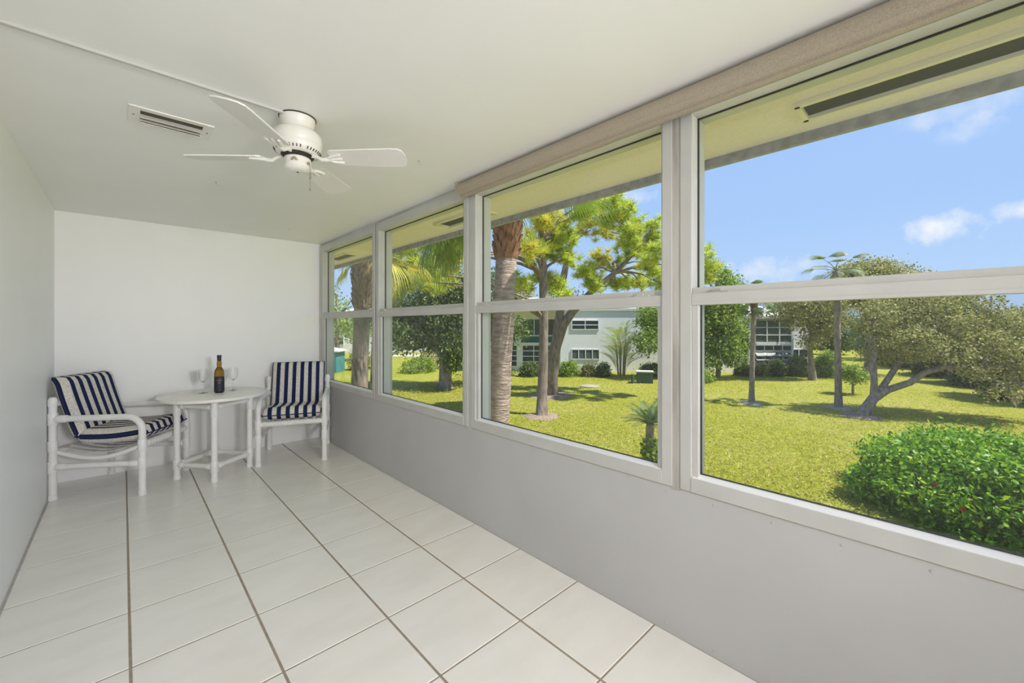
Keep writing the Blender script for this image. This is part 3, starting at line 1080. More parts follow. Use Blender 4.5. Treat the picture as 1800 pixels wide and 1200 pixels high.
def grass_tufts():
    n = 300000
    cx_ = 2.6 * (46 / 2.6) ** rng.uniform(.12, 1, n)      # thinner the farther it is from the house
    cy2 = rng.uniform(-1, 1, n) * (9 + .62 * cx_) + 2.0
    keep = (cx_ > 2.7) & (np.hypot((cx_ - 14.0) / 2.75, (cy2 + 5.95) / 2.85) > 1)
    cx_, cy2 = cx_[keep], cy2[keep]
    m = len(cx_)
    z = GZ + .05 * np.sin(cx_ * .21 + 1) * np.sin(cy2 * .17) - .01
    base = np.stack([cx_, cy2, z], 1)
    a = rng.uniform(0, math.tau, m)
    sd = np.stack([np.cos(a), np.sin(a), np.zeros(m)], 1) * rng.uniform(.008, .022, m)[:, None]
    up = np.stack([rng.normal(0, .05, m), rng.normal(0, .05, m), rng.uniform(.03, .065, m)], 1)
    v = np.stack([base - sd, base + sd, base + sd * .5 + up, base - sd * .5 + up], 1)
    o = quads('grass_tufts', v, M['grass'], lawn)
    o['kind'] = 'stuff'


def disc(name, label, cat, cxy, rx, ry, mat, seed, h=.04, group=None, rz=0):
    r_ = random.Random(seed)
    b = MB()
    n = 28
    ring = []
    for k in range(n):
        a = k * math.tau / n
        q = 1 + r_.uniform(-.16, .16)
        ring.append((rx * q * math.cos(a), ry * q * math.sin(a)))
    b.add([(0, 0, .035 + h)] + [(x * .6, y * .6, .03 + h * .7) for x, y in ring] + [(x, y, -.06) for x, y in ring],
          [(0, 1 + k, 1 + (k + 1) % n) for k in range(n)] + [(1 + k, 1 + n + k, 1 + n + (k + 1) % n, 1 + (k + 1) % n) for k in range(n)])
    o = b.build(name, mat)
    o.location = (cxy[0], cxy[1], GZ)
    o.rotation_euler = (0, 0, rz)
    return struct(o)


# ------------------------------------------------------------------ foliage
def unit(n):
    v = rng.normal(size=(n, 3))
    return v / np.linalg.norm(v, axis=1)[:, None]


def quads(name, v, mat, parent, smooth=False):
    """v: (n, 4, 3) separate leaf quads -> one mesh"""
    n = len(v)
    me = bpy.data.meshes.new(name)
    me.vertices.add(n * 4)
    me.vertices.foreach_set('co', v.astype(np.float32).ravel())
    me.loops.add(n * 4)
    me.loops.foreach_set('vertex_index', np.arange(n * 4, dtype=np.int32))
    me.polygons.add(n)
    me.polygons.foreach_set('loop_start', np.arange(0, n * 4, 4, dtype=np.int32))
    me.update(calc_edges=True)
    me.materials.append(mat)
    return link(name, me, parent)


def leaves(centres, size, aspect=.5, droop=.2, up=.5):
    n = len(centres)
    d = unit(n)
    d[:, 2] -= droop
    d /= np.linalg.norm(d, axis=1)[:, None]
    nn = unit(n)
    nn[:, 2] += up * 2
    sd = np.cross(d, nn)
    sd /= np.linalg.norm(sd, axis=1)[:, None] + 1e-9
    L = size * rng.uniform(.65, 1.35, n)[:, None]
    a = centres
    w = sd * L * aspect * .5
    return np.stack([a, a + d * L * .5 + w, a + d * L, a + d * L * .5 - w], 1)


def blob_points(blobs, n_total, per=10, sig=.16, shell=2.2):
    vols = np.array([b[3] * b[4] * b[5] for b in blobs]) ** .75
    vols = vols / vols.sum()
    out = []
    for b, q in zip(blobs, vols):
        m = max(1, int(n_total * q / per))
        u = unit(m) * (rng.uniform(0.05, 1, m) ** (1 / shell))[:, None]
        cc = np.array(b[:3]) + u * np.array(b[3:6])
        out.append((cc[:, None, :] + rng.normal(size=(m, per, 3)) * sig).reshape(-1, 3))
    return np.concatenate(out)


def wobble(p0, p1, n, amp, r_):
    p0, p1 = Vector(p0), Vector(p1)
    L = (p1 - p0).length
    pts = []
    o = Vector((0, 0, 0))
    for i in range(n + 1):
        q = i / n
        if 0 < i < n:
            o = Vector((r_.uniform(-1, 1), r_.uniform(-1, 1), r_.uniform(-.4, 1))) * amp * L
        else:
            o = Vector((0, 0, 0))
        pts.append(p0.lerp(p1, q) + o + Vector((0, 0, .10 * L * math.sin(math.pi * q))))
    return pts


def leafy_tree(name, label, base, trunks, blobs, n, leaf, lmat, bmat, group, seed, aspect=.5, cat='tree', per=10, sig=.16, shell=2.2, twigs=3, droop=.2):
    """base: world xyz; trunks: lists of (dx,dy,dz,r) from base; blobs relative to base (x,y,z,rx,ry,rz)"""
    r_ = random.Random(seed)
    t = thing(name, label, cat, base, 0, group)
    for tr in trunks:
        b = MB()
        b.tube([q[:3] for q in tr], [q[3] for q in tr], 12)
        b.build('trunk', bmat, t, smooth=60)
    ends = [Vector(q[:3]) for tr in trunks for q in tr[max(1, len(tr) - 2):]]
    rad = min(tr[-1][3] for tr in trunks)
    for bl in blobs:
        cc = Vector(bl[:3])
        e0 = min(ends, key=lambda q: (q - cc).length)
        b = MB()
        pts = wobble(e0, cc, 4, .06, r_)
        b.tube(pts, [rad * .7, rad * .6, rad * .48, rad * .36, rad * .25], 7)
        for k in range(twigs):
            u = Vector((r_.uniform(-1, 1) * bl[3], r_.uniform(-1, 1) * bl[4], r_.uniform(-.5, 1) * bl[5])) * .8
            st = pts[r_.choice([2, 3, 4])]
            b.tube(wobble(st, cc + u, 3, .07, r_), [rad * .28, rad * .2, rad * .14, rad * .06], 5)
        b.build('branch', bmat, t, smooth=60)
    quads('foliage', leaves(blob_points(blobs, n, per, sig, shell), leaf, aspect, droop), lmat, t)
    return t


def frond_mesh(name, mat, L=1.5, R=.75, nl=22, droop=.35, spread=2.5, bend=.6):
    """fan palm frond: stalk along +x then a fan of split leaflets, drooping"""
    b = MB()
    pts = []
    for i in range(5):
        q = i / 4
        pts.append((L * q, 0, -droop * L * q * q))
    b.tube(pts, [.022, .019, .016, .013, .010], 5)
    hub = Vector(pts[-1])
    sl = Vector((1, 0, -2 * droop)).normalized()
    for k in range(nl):
        a = (k / (nl - 1) - .5) * spread
        ll = R * (1 - .25 * abs(a) / (spread / 2)) * random.uniform(.9, 1.08)
        d0 = Vector((sl.x * math.cos(a), math.sin(a), sl.z * math.cos(a)))
        sd = Vector((-math.sin(a), math.cos(a), 0))
        w = R * spread / nl * .30
        p0 = hub
        pm = hub + d0 * ll * .30 + Vector((0, 0, .035 * ll))
        p1 = hub + d0 * ll * .58 + Vector((0, 0, .03 * ll))
        p2 = hub + d0 * ll * .82 - Vector((0, 0, bend * ll * .22))
        p3 = hub + d0 * ll * .92 - Vector((0, 0, bend * ll * .70))
        b.add([p0, pm - sd * w, pm + sd * w, p1 - sd * w * .8, p1 + sd * w * .8, p2 - sd * w * .45, p2 + sd * w * .45, p3], [(0, 1, 2), (1, 3, 4, 2), (3, 5, 6, 4), (5, 7, 6)])
    me = b.mesh(name, mat, smooth=0)
    return me


def fan_palm(label, base, height, lean, r0, crown, fL, fR, seed, nf=16, boots=0.0, dry=4, mats=('frond', 'frond_yellow', 'frond_dry'), elev=(-.9, 1.1), name='fan_palm', trunk_mat='bark_palm', yellow=.15, extra=(), boot_mat='boots'):
    r_ = random.Random(seed)
    random.seed(seed)
    t = thing(name, label, 'palm tree', base, 0, 'fan palms in the garden')
    n = 14
    pts, rad = [], []
    for i in range(n + 1):
        q = i / n
        pts.append((lean[0] * q ** 1.3, lean[1] * q ** 1.3, height * q - .1 * (1 - q)))
        rad.append(r0 * (1.25 - .30 * min(1, q * 6) - .08 * q) * (1 + .03 * math.sin(q * 40)))
    MB().tube(pts, rad, 16).build('trunk', M[trunk_mat], t, smooth=60)
    top = Vector((lean[0], lean[1], height))
    if boots > 0:
        b = MB()
        nb = int(boots / .09)
        for i in range(nb):
            q = 1 - boots / height * (1 - i / nb)
            c2 = Vector((lean[0] * q ** 1.3, lean[1] * q ** 1.3, height * q))
            for k in range(9):
                a = k * math.tau / 9 + (i % 2) * .35 + r_.uniform(-.1, .1)
                rr = r0 * (.90 + .25 * i / nb)
                dirv = Vector((math.cos(a), math.sin(a), 0))
                sd = Vector((-math.sin(a), math.cos(a), 0))
                p = c2 + dirv * rr
                w = r0 * .34
                h2 = .20 + r_.uniform(-.03, .06)
                o2 = dirv * (r0 * .28 + r_.uniform(0, .03))
                b.add([p - sd * w, p + sd * w, p + o2 + sd * w * .45 + Vector((0, 0, h2)), p + o2 - sd * w * .45 + Vector((0, 0, h2)),
                       p - dirv * .03 - sd * w + Vector((0, 0, .04)), p - dirv * .03 + sd * w + Vector((0, 0, .04)), p + o2 * .6 + Vector((0, 0, h2))],
                      [(0, 1, 2, 3), (4, 6, 5), (0, 3, 6, 4), (1, 5, 6, 2), (2, 6, 3), (0, 4, 5, 1)])
        ob = b.build('leaf_bases', M[boot_mat], t, smooth=0)
        ob['kind'] = 'stuff'
    variants = [frond_mesh('frond', M[mats[0]], fL, fR, 30, .22 + .12 * v) for v in range(2)] + [frond_mesh('frond', M[mats[1]], fL * .95, fR, 30, .38)]
    dm = frond_mesh('dry_frond', M[mats[2]], fL * .8, fR * .8, 14, .9, 1.4, .9)
    for k in range(nf):
        a = k * 2.39996 + r_.uniform(-.2, .2)
        q = k / max(1, nf - 1)
        el = elev[1] + (elev[0] - elev[1]) * q ** .8
        me = variants[2] if r_.random() < yellow else variants[k % 2]
        o = link('frond', me, t, top + Vector((0, 0, .05 * (1 - q))))
        o.rotation_euler = Matrix.Rotation(a, 3, 'Z').to_4x4().to_euler()
        o.rotation_euler = (Matrix.Rotation(a, 4, 'Z') @ Matrix.Rotation(-el, 4, 'Y')).to_euler()
    for a, el in extra:
        o = link('frond', variants[1], t, top)
        o.rotation_euler = (Matrix.Rotation(a, 4, 'Z') @ Matrix.Rotation(-el, 4, 'Y')).to_euler()
    for k in range(dry):
        a = k * 2.39996 + 1 + r_.uniform(-.3, .3)
        o = link('dry_frond', dm, t, top - Vector((0, 0, .08)))
        o.rotation_euler = (Matrix.Rotation(a, 4, 'Z') @ Matrix.Rotation(r_.uniform(.9, 1.25), 4, 'Y')).to_euler()
    return t


grass_tufts()
# palms along our own wall
bA = P(866, 700, 6.4)
tA = P(889, 395, 6.4)
fan_palm('stout fan palm with ringed trunk and red-brown leaf bases close outside the window', (bA.x, bA.y, GZ), tA.z + .62 - GZ, (tA.x - bA.x + .05, tA.y - bA.y - .05), .185, None, 1.2, .85, 3, nf=18, boots=1.15, dry=0, elev=(.15, 1.25), yellow=.15, extra=[(2.35, -.45), (2.0, -.2), (2.75, -.3), (1.6, -.1)])
bB = P(627, 660, 9.6)
tB = P(640, 455, 9.6)
fan_palm('fan palm with shaggy leaf bases just past the end wall', (bB.x, bB.y, GZ), tB.z + .1 - GZ, (tB.x - bB.x, tB.y - bB.y), .20, None, 1.1, .8, 5, nf=18, boots=1.25, dry=3, elev=(.0, 1.2), yellow=.6, trunk_mat='bark_grey', boot_mat='boots_grey')
bC = P(657, 660, 13.2)
fan_palm('fan palm half hidden by the window post past the end wall', (bC.x, bC.y, GZ), 6.6, (.3, .1), .19, None, 1.2, .8, 8, nf=16, boots=.8, dry=2, trunk_mat='bark_grey')
# slim palms on the lawn
bF = G(1321, 708)
fan_palm('slim palm with a small crown standing alone on a sandy ring', bF, P(1326, 520, 22.0).z - GZ, (.15, -.1), .135, None, .8, .6, 11, nf=15, boots=.9, dry=2, trunk_mat='bark_grey')
disc('soil_ring', 'pale sandy ring around the slim lone palm', 'soil', bF, .8, .7, M['sandy'], 3)
bG = G(1474, 717)
fan_palm('tall palm with a skirt of hanging fronds beside the leaning tree', bG, P(1480, 478, 21.0).z - GZ, (.1, .12), .155, None, .85, .7, 12, nf=24, boots=0, dry=10, elev=(-1.2, 1.2), trunk_mat='bark_grey', yellow=0, mats=('frond_grey', 'frond_grey', 'frond_dry'))
disc('soil_ring', 'bare soil ring around the tall palm beside the leaning tree', 'soil', bG, .9, .8, M['sandy'], 4)


# pines
def pine(label, base, trunk, clumps, gold, seed, nper=20):
    r_ = random.Random(seed)
    t = thing('pine_tree', label, 'tree', base, 0, 'pines on the lawn')
    base = Vector(base)
    for tr in trunk:
        MB().tube([q[0] - base for q in tr], [q[1] for q in tr], 12).build('trunk', M['bark_pine'], t, smooth=60)
    joints = [q[0] - base for tr in trunk for q in tr[len(tr) // 2:]]
    sets = {'needles': [], 'golden_needles': []}
    for ci, cl in enumerate(clumps):
        cc = cl - base
        cand = [q for q in joints if q.z < cc.z + .6] or joints
        e0 = min(cand, key=lambda q: (q - cc).length + .35 * abs(q.z - cc.z + 1))
        b = MB()
        pts = wobble(e0, cc, 5, .05, r_)
        b.tube(pts, [.085, .07, .058, .046, .034, .02], 6)
        for k in range(nper):
            u = unit(1)[0] * rng.uniform(.2, 1.0) * np.array([.8, .8, .6])
            tip = np.array(cc) + u
            if k < 5:
                b.tube(wobble(pts[4], Vector(tip), 2, .06, r_), [.022, .016, .008], 4)
            m = 64
            dirs = unit(m)
            dirs[:, 2] = dirs[:, 2] * .9 + .18
            L = rng.uniform(.22, .40, m)[:, None]
            sd = np.cross(dirs, unit(m))
            sd /= np.linalg.norm(sd, axis=1)[:, None]
            st = tip + dirs * .03
            wv = sd * .015
            q4 = np.stack([st - wv, st + wv, st + dirs * L + wv * .3, st + dirs * L - wv * .3], 1)
            sets['golden_needles' if (ci in gold or rng.random() < .10) else 'needles'].append(q4)
        b.build('branch', M['bark_pine'], t, smooth=60)
    for k, m in (('needles', 'needle'), ('golden_needles', 'needle_gold')):
        if sets[k]:
            quads(k, np.concatenate(sets[k]), M[m], t)
    return t


def crop5(x, y):
    return 830 + x / 4.5, 300 + y / 4.5


b1 = G(952, 731)
d1 = 19.0
b2 = G(969, 694)
d2 = 24.0
r_ = random.Random(5)
cl1 = [(560, 480), (640, 400), (700, 460), (740, 540), (650, 570), (570, 650), (430, 620), (505, 610), (590, 880), (680, 900), (740, 700), (560, 380), (860, 330), (920, 280), (400, 900)]
clump1 = [P(*crop5(x, y), d1 + r_.uniform(-1.6, 1.6)) for x, y in cl1]
for px, py in [(700, 440), (760, 470), (790, 455), (735, 485), (712, 470), (778, 500), (690, 500), (755, 425), (800, 430), (645, 420), (725, 410), (665, 425)]:
    clump1.append(P(px, py, 17 + r_.uniform(-1.5, 1.5)))
tr1 = [[(Vector((b1.x, b1.y, GZ - .1)), .30), (P(953, 700, 19.1), .245), (P(955, 640, 19.1), .225), (P(956, 560, 19.1), .215), (P(955, 480, 19.1), .20), (P(952, 420, 19.1), .15), (P(945, 360, 19), .09)],
       [(P(955, 500, 19.1), .15), (P(930, 450, 18.8), .12), (P(905, 420, 18.5), .09), (P(870, 400, 18), .07), (P(800, 400, 17.5), .05), (P(740, 420, 17), .04)]]
pine('front pine with a straight trunk and golden-green needle tufts', (b1.x, b1.y, GZ), tr1, clump1, {0, 1, 6, 11, 17, 19, 24, 26}, 21)
cl2 = [(950, 790), (1080, 380), (1170, 400), (1060, 480), (1300, 420), (1280, 530), (1200, 590), (1450, 440), (1430, 530), (1380, 720), (1130, 740), (1130, 900), (1230, 880), (1330, 890), (1430, 800),
       (960, 900), (940, 470), (1000, 310), (1120, 250), (1180, 310), (1350, 620), (1480, 620), (1490, 900), (880, 800), (1230, 470), (1040, 690), (1270, 650)]
clump2 = [P(*crop5(x, y), d2 + r_.uniform(-2.2, 2.2)) for x, y in cl2]
for px, py in [(1234, 452), (1250, 470), (1230, 492), (1196, 470), (1205, 440)]:
    clump2.append(P(px, py, 23 + r_.uniform(-1, 1)))
tr2 = [[(Vector((b2.x, b2.y, GZ - .1)), .42), (P(970, 660, 24), .36), (P(976, 610, 24), .33), (P(990, 570, 24), .29), (P(1006, 548, 24), .24), (P(1040, 512, 24), .18), (P(1080, 480, 24), .14), (P(1120, 440, 24.2), .10), (P(1180, 460, 24), .06)],
       [(P(978, 600, 24), .28), (P(984, 550, 24), .25), (P(988, 500, 24), .21), (P(1000, 440, 24), .16), (P(1018, 395, 24), .11), (P(1050, 365, 24), .07)]]
pine('rear pine with a forked trunk leaning over the far lawn', (b2.x, b2.y, GZ), tr2, clump2, {0, 3, 16, 25}, 22)
disc('soil_ring', 'bare brown soil ring around the front pine', 'soil', b1, 1.0, .9, M['mulch'], 5)
disc('soil_ring', 'bare brown soil ring around the forked rear pine', 'soil', b2, 1.5, 1.2, M['mulch'], 6)


def pxblobs(base, lst):
    """(px, py, depth, rx, rz): blob centres from pixels and depths, relative to base"""
    out = []
    for px, py, d, rx, rz in lst:
        q = P(px, py, d) - Vector(base)
        out.append((q.x, q.y, q.z, rx, rx, rz))
    return out


def pxtrunk(base, lst):
    out = []
    for px, py, d, r in lst:
        q = P(px, py, d) - Vector(base)
        out.append((q.x, q.y, q.z, r))
    return out


# spreading leaning tree
bH = G(1512, 731)
bH.z = GZ
dH = (CH - GZ) * F_PX / (731 - CY)
leafy_tree('spreading_tree', 'low spreading tree with a leaning forked trunk and olive-brown foliage', bH,
           [[(0, 0, -.1, .27)] + pxtrunk(bH, [(1535, 700, dH, .20), (1560, 685, dH, .155), (1600, 672, dH - .3, .135), (1625, 655, dH - .5, .115), (1660, 645, dH - .8, .11), (1720, 650, dH - 1.2, .07)]),
            pxtrunk(bH, [(1540, 697, dH, .15), (1558, 670, dH + .2, .13), (1575, 645, dH + .4, .12), (1590, 610, dH + .5, .12), (1625, 580, dH + .5, .08)]),
            pxtrunk(bH, [(1535, 705, dH, .15), (1537, 670, dH + .1, .13), (1533, 640, dH + .3, .12), (1545, 600, dH + .5, .11), (1535, 560, dH + .6, .08)])],
           pxblobs(bH, [(1540, 560, dH + .5, 1.2, .9), (1585, 545, dH + 1, 1.4, 1.0), (1640, 560, dH, 1.4, 1.0), (1600, 600, dH - .5, 1.3, .8), (1690, 590, dH - .6, 1.4, .8), (1560, 620, dH + 1, 1.1, .6),
                        (1740, 570, dH, 1.3, .9), (1760, 615, dH - 1, 1.3, .7), (1655, 618, dH - 1, 1.2, .55), (1790, 650, dH - 1.5, 1.1, .6), (1770, 690, dH - 1.9, .9, .35), (1640, 530, dH + 1, 1.3, .8), (1700, 540, dH + .5, 1.3, .9), (1720, 655, dH - 1.4, .9, .35), (1830, 610, dH - 1, 1.4, 1.0)]),
           40000, .11, M['leaf_olive'], M['bark_grey'], 'trees on the lawn', 31, per=18, sig=.11, aspect=.6, twigs=5)
disc('soil_ring', 'bare soil patch under the leaning spreading tree', 'soil', bH, 1.3, 1.0, M['mulch'], 7)

# leafy green tree behind the slim palm
bE = G(1262, 665)
bE.z = GZ
dE = (CH - GZ) * F_PX / (665 - CY)
leafy_tree('leafy_tree', 'dense bright green tree hiding the middle of the white building', bE,
           [[(0, 0, -.1, .20), (.1, 0, 1.0, .17), (.05, .1, 2.2, .14), (.1, 0, 3.6, .09)]],
           pxblobs(bE, [(1250, 560, dE, 1.5, 1.2), (1280, 575, dE - .5, 1.4, 1.2), (1235, 600, dE, 1.4, 1.1), (1275, 610, dE - 1, 1.3, 1.0), (1300, 600, dE, .9, .9), (1240, 530, dE, 1.5, 1.1), (1285, 540, dE, 1.2, 1.0), (1215, 570, dE, 1.6, 1.4), (1150, 560, dE, 1.6, 1.3), (1180, 590, dE, 1.7, 1.4), (1138, 600, dE - 1, 1.0, 1.0), (1265, 485, dE, 1.0, .8), (1290, 500, dE, .8, .6), (1250, 635, dE - 1, 1.0, .5), (1290, 630, dE - 1, .9, .5)]),
           26000, .22, M['leaf_green'], M['bark_grey'], 'trees on the lawn', 32, per=9, sig=.2, aspect=.55)
# big dark oak seen through the second window
bD = G(783, 682)
bD.z = GZ
dD = (CH - GZ) * F_PX / (682 - CY)
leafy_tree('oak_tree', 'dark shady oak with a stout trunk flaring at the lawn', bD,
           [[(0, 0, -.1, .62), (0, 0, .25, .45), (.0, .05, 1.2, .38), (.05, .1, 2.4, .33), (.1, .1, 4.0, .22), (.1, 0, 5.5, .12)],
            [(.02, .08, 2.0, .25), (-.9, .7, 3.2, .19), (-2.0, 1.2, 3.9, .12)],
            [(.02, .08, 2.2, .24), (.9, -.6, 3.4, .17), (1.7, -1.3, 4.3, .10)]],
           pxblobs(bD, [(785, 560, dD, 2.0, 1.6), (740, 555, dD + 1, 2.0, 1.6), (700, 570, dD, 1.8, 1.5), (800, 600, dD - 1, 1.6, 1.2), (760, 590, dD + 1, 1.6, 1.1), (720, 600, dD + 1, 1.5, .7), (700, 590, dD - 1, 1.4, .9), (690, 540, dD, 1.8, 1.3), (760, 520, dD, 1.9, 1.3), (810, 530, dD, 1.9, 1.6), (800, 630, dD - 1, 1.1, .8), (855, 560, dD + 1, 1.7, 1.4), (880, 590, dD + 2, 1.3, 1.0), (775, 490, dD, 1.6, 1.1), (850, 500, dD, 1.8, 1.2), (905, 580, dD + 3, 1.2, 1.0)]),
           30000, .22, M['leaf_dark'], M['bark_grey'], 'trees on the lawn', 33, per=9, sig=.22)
# small citrus
bI = G(1499, 693)
bI.z = GZ
leafy_tree('citrus_tree', 'small round young tree with thin trunk behind the tall palm', bI,
           [[(0, 0, -.05, .07), (.05, 0, .5, .06), (.02, .03, 1.0, .045)]],
           [(0, 0, 1.25, .75, .75, .55), (.35, -.3, 1.0, .4, .4, .3), (-.3, .2, 1.45, .45, .45, .35)], 2600, .14, M['leaf_green'], M['bark_grey'], 'trees on the lawn', 34, per=7, sig=.1)
# tree in front of the wing
bJ = G(1428, 668)
bJ.z = GZ
dJ = (CH - GZ) * F_PX / (668 - CY)
leafy_tree('flowering_tree', 'yellowish olive tree with a bare trunk in front of the building wing', bJ,
           [[(0, 0, -.1, .32), (-.1, 0, .8, .22), (-.3, .1, 2.2, .18), (-.35, 0, 3.6, .14)]],
           pxblobs(bJ, [(1420, 560, dJ, 1.9, 1.1), (1385, 545, dJ, 1.7, .9), (1450, 575, dJ, 1.3, 1.0), (1400, 530, dJ, 1.8, 1.0), (1440, 530, dJ, 1.8, 1.1), (1425, 600, dJ - .5, 1.0, .6), (1465, 545, dJ, 1.2, 1.2)]),
           16000, .17, M['leaf_olive'], M['bark_grey'], 'trees on the lawn', 35, per=9, sig=.18)
# big crown rising above the rail
bK = P(1530, 640, 34)
bK.z = GZ
leafy_tree('broad_tree', 'broad olive tree whose crown rises over the others beside the tall palm', bK,
           [[(0, 0, -.1, .45), (0, 0, 2.5, .35), (.1, .1, 4.5, .25)]],
           pxblobs(bK, [(1500, 482, 34, 1.6, .9), (1525, 476, 34, 1.9, 1.1), (1550, 482, 34, 2.2, 1.1), (1595, 492, 35, 2.0, .8), (1540, 510, 33, 3.0, 1.4), (1600, 520, 34, 2.5, 1.3), (1480, 520, 34, 2.2, 1.3)]),
           22000, .2, M['leaf_olive'], M['bark_grey'], 'trees on the lawn', 36, per=9, sig=.22)
# thicket on the right
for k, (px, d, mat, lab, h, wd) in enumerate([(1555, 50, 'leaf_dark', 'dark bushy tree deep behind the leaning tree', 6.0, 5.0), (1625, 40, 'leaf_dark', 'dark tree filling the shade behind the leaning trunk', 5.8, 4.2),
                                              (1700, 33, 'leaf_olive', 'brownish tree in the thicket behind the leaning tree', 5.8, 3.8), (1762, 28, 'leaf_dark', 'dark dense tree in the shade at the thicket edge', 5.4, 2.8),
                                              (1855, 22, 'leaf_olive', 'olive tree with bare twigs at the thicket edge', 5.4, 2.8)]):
    q = P(px, 640, d)
    q.z = GZ
    bl = []
    rr = random.Random(100 + k)
    for m in range(11):
        bl.append((rr.uniform(-wd, wd) * .62, rr.uniform(-wd, wd) * .62, rr.uniform(.7, h - .9), wd * .36, wd * .36, h * .22))
    leafy_tree('thicket_tree', lab, q, [[(0, 0, -.1, .25), (.1, 0, h * .4, .2), (0, .1, h * .7, .12)]], bl, 20000, .2, M[mat], M['bark_grey'], 'thicket at the lawn edge', 40 + k, per=10, sig=.22)
q0 = P(1785, 660, 21)
for k, (dx, lab) in enumerate([(0, 'bare pale dead branch standing in the thicket'), ]):
    db = thing('dead_branch', lab, 'branch', (q0.x, q0.y, GZ))
    rr = random.Random(77)
    for m in range(5):
        tip = P(1740 + m * 18, 600 + rr.uniform(-30, 40), 21 + rr.uniform(-.5, .5))
        MB().tube(wobble((0, 0, -.05), tip - Vector((q0.x, q0.y, GZ)), 5, .06, rr), [.05, .045, .035, .028, .02, .008], 6).build('limb', M['strap'] if m == 2 else M['bark_grey'], db, smooth=60)

# far background trees
far = [(592, 50, 11.5, 'leaf_green', 'light green tree beyond the teal shed'), (600, 84, 10, 'leaf_dark', 'dark far tree behind the shaggy palm'), (668, 104, 10.0, 'leaf_dark', 'far tree at the bend of the driveway'),
       (735, 86, 9.5, 'leaf_olive', 'far olive tree beyond the driveway'), (822, 86, 13, 'leaf_dark', 'tall dark tree behind the shady oak'), (880, 57, 10.5, 'leaf_olive', 'olive tree behind the ringed palm'),
       (990, 64, 10.0, 'leaf_dark', 'dark tree rising over the building roof behind the pines'), (1150, 58, 8.5, 'leaf_dark', 'dark tree over the roof behind the forked pine'), (1310, 55, 6.6, 'leaf_green', 'green tree peeping over the wing roof'),
       (1460, 60, 5.6, 'leaf_dark', 'dark far tree past the end of the wing'), (1600, 58, 5.6, 'leaf_dark', 'dark far tree behind the thicket'), (1760, 50, 5.4, 'leaf_olive', 'olive far tree behind the thicket'), (2000, 40, 6, 'leaf_dark', 'dark far tree past the hedge'), (2010, 62, 8, 'leaf_olive', 'olive far tree past the hedge'), (2330, 60, 9, 'leaf_dark', 'tall dark far tree past the hedge'), (500, 60, 8, 'leaf_dark', 'far tree hidden past the end wall')]
for k, (px, d, h, mat, lab) in enumerate(far):
    q = P(px, 640, d)
    q.z = GZ
    rr = random.Random(200 + k)
    wd = h * .55
    bl = [(rr.uniform(-wd, wd) * .6, rr.uniform(-wd, wd) * .6, rr.uniform(h * .28, h * .85), wd * .42, wd * .42, h * .17) for m in range(9)]
    leafy_tree('background_tree', lab, q, [[(0, 0, -.1, .3), (.1, 0, h * .35, .22), (0, .1, h * .7, .12)]], bl, 7000, .34, M[mat], M['bark_grey'], 'trees far behind', 60 + k, per=9, sig=.35, twigs=2)


# ------------------------------------------------------------------ shrubs
def shrub(label, base, rx, ry, h, n, leaf, mat, seed, group='shrubs by the buildings', name='shrub', rz=0, flowers=0, cat='shrub', per=8):
    t = thing(name, label, cat, base, rz, group)
    # woody inside, hidden by the leaves
    b = MB()
    rr = random.Random(seed)
    for k in range(9):
        a = k * math.tau / 9
        b.tube(wobble((.15 * rx * math.cos(a), .15 * ry * math.sin(a), -.05), (.75 * rx * math.cos(a + .3), .75 * ry * math.sin(a + .3), h * rr.uniform(.55, .8)), 3, .05, rr), [.03, .025, .018, .008], 5)
    b.build('stems', M['bark_grey'], t, smooth=60)
    m = n // per
    u = unit(m)
    u[:, 2] = np.abs(u[:, 2])
    # superellipsoid shell so the hedge has a flat-ish top and steep sides
    e = 3.2
    k_ = (np.abs(u[:, 0]) ** e + np.abs(u[:, 1]) ** e + np.abs(u[:, 2]) ** e) ** (-1 / e)
    rad = rng.uniform(.55, 1.0, m) ** .45
    lump = 1 + .07 * np.sin(u[:, 0] * 9 + seed) * np.cos(u[:, 1] * 8 + seed) + .05 * np.sin(u[:, 2] * 14 + u[:, 0] * 5)
    cc = u * (k_ * rad * lump)[:, None] * np.array([rx, ry, h])
    pts = (cc[:, None, :] + rng.normal(size=(m, per, 3)) * leaf * .75).reshape(-1, 3)
    pts[:, 2] = np.maximum(pts[:, 2], .03)
    quads('foliage', leaves(pts, leaf, .5, .1, .6), mat, t)
    for k in range(flowers):
        a = rr.uniform(2.6, 4.4)
        p = Vector((rx * 1.02 * math.cos(a), ry * 1.02 * math.sin(a), h * rr.uniform(.25, .7)))
        fb = MB()
        for m2 in range(5):
            mt = Matrix.Translation(p) @ Matrix.Rotation(a, 4, 'Z') @ Matrix.Rotation(math.pi / 2, 4, 'Y') @ Matrix.Rotation(m2 * math.tau / 5, 4, 'Z')
            fb.add([mt @ Vector(q) for q in ((0, 0, 0), (.03, -.022, .012), (.055, 0, .02), (.03, .022, .012))], [(0, 1, 2, 3)])
        fb.build('flower', M['flower'], t, smooth=0)
    return t


hb = Vector((14.1, -5.95, GZ))
shrub('big clipped green hedge bush with a few red flowers below the window', hb, 2.35, 2.45, 1.45, 46000, .115, M['leaf_bush'], 3, group=None, name='hedge_bush', flowers=7, rz=0, per=8)
disc('soil_bed', 'dark bare soil bed under the big hedge bush', 'soil', (hb.x - .1, hb.y, GZ), 2.95, 3.0, M['sandy'], 9, h=-.02)

# cycad by the third window
bM = P(1143, 745, 11.6)
hM = bM.z - GZ
cy_ = thing('cycad', 'cycad with stiff feathery fronds and ivy on its short trunk', 'plant', (bM.x, bM.y, GZ))
MB().tube([(0, 0, -.05), (.02, 0, .5), (0, .01, 1.0), (0, 0, hM)], [.15, .125, .12, .11], 14).build('trunk', M['bark_grey'], cy_, smooth=60)


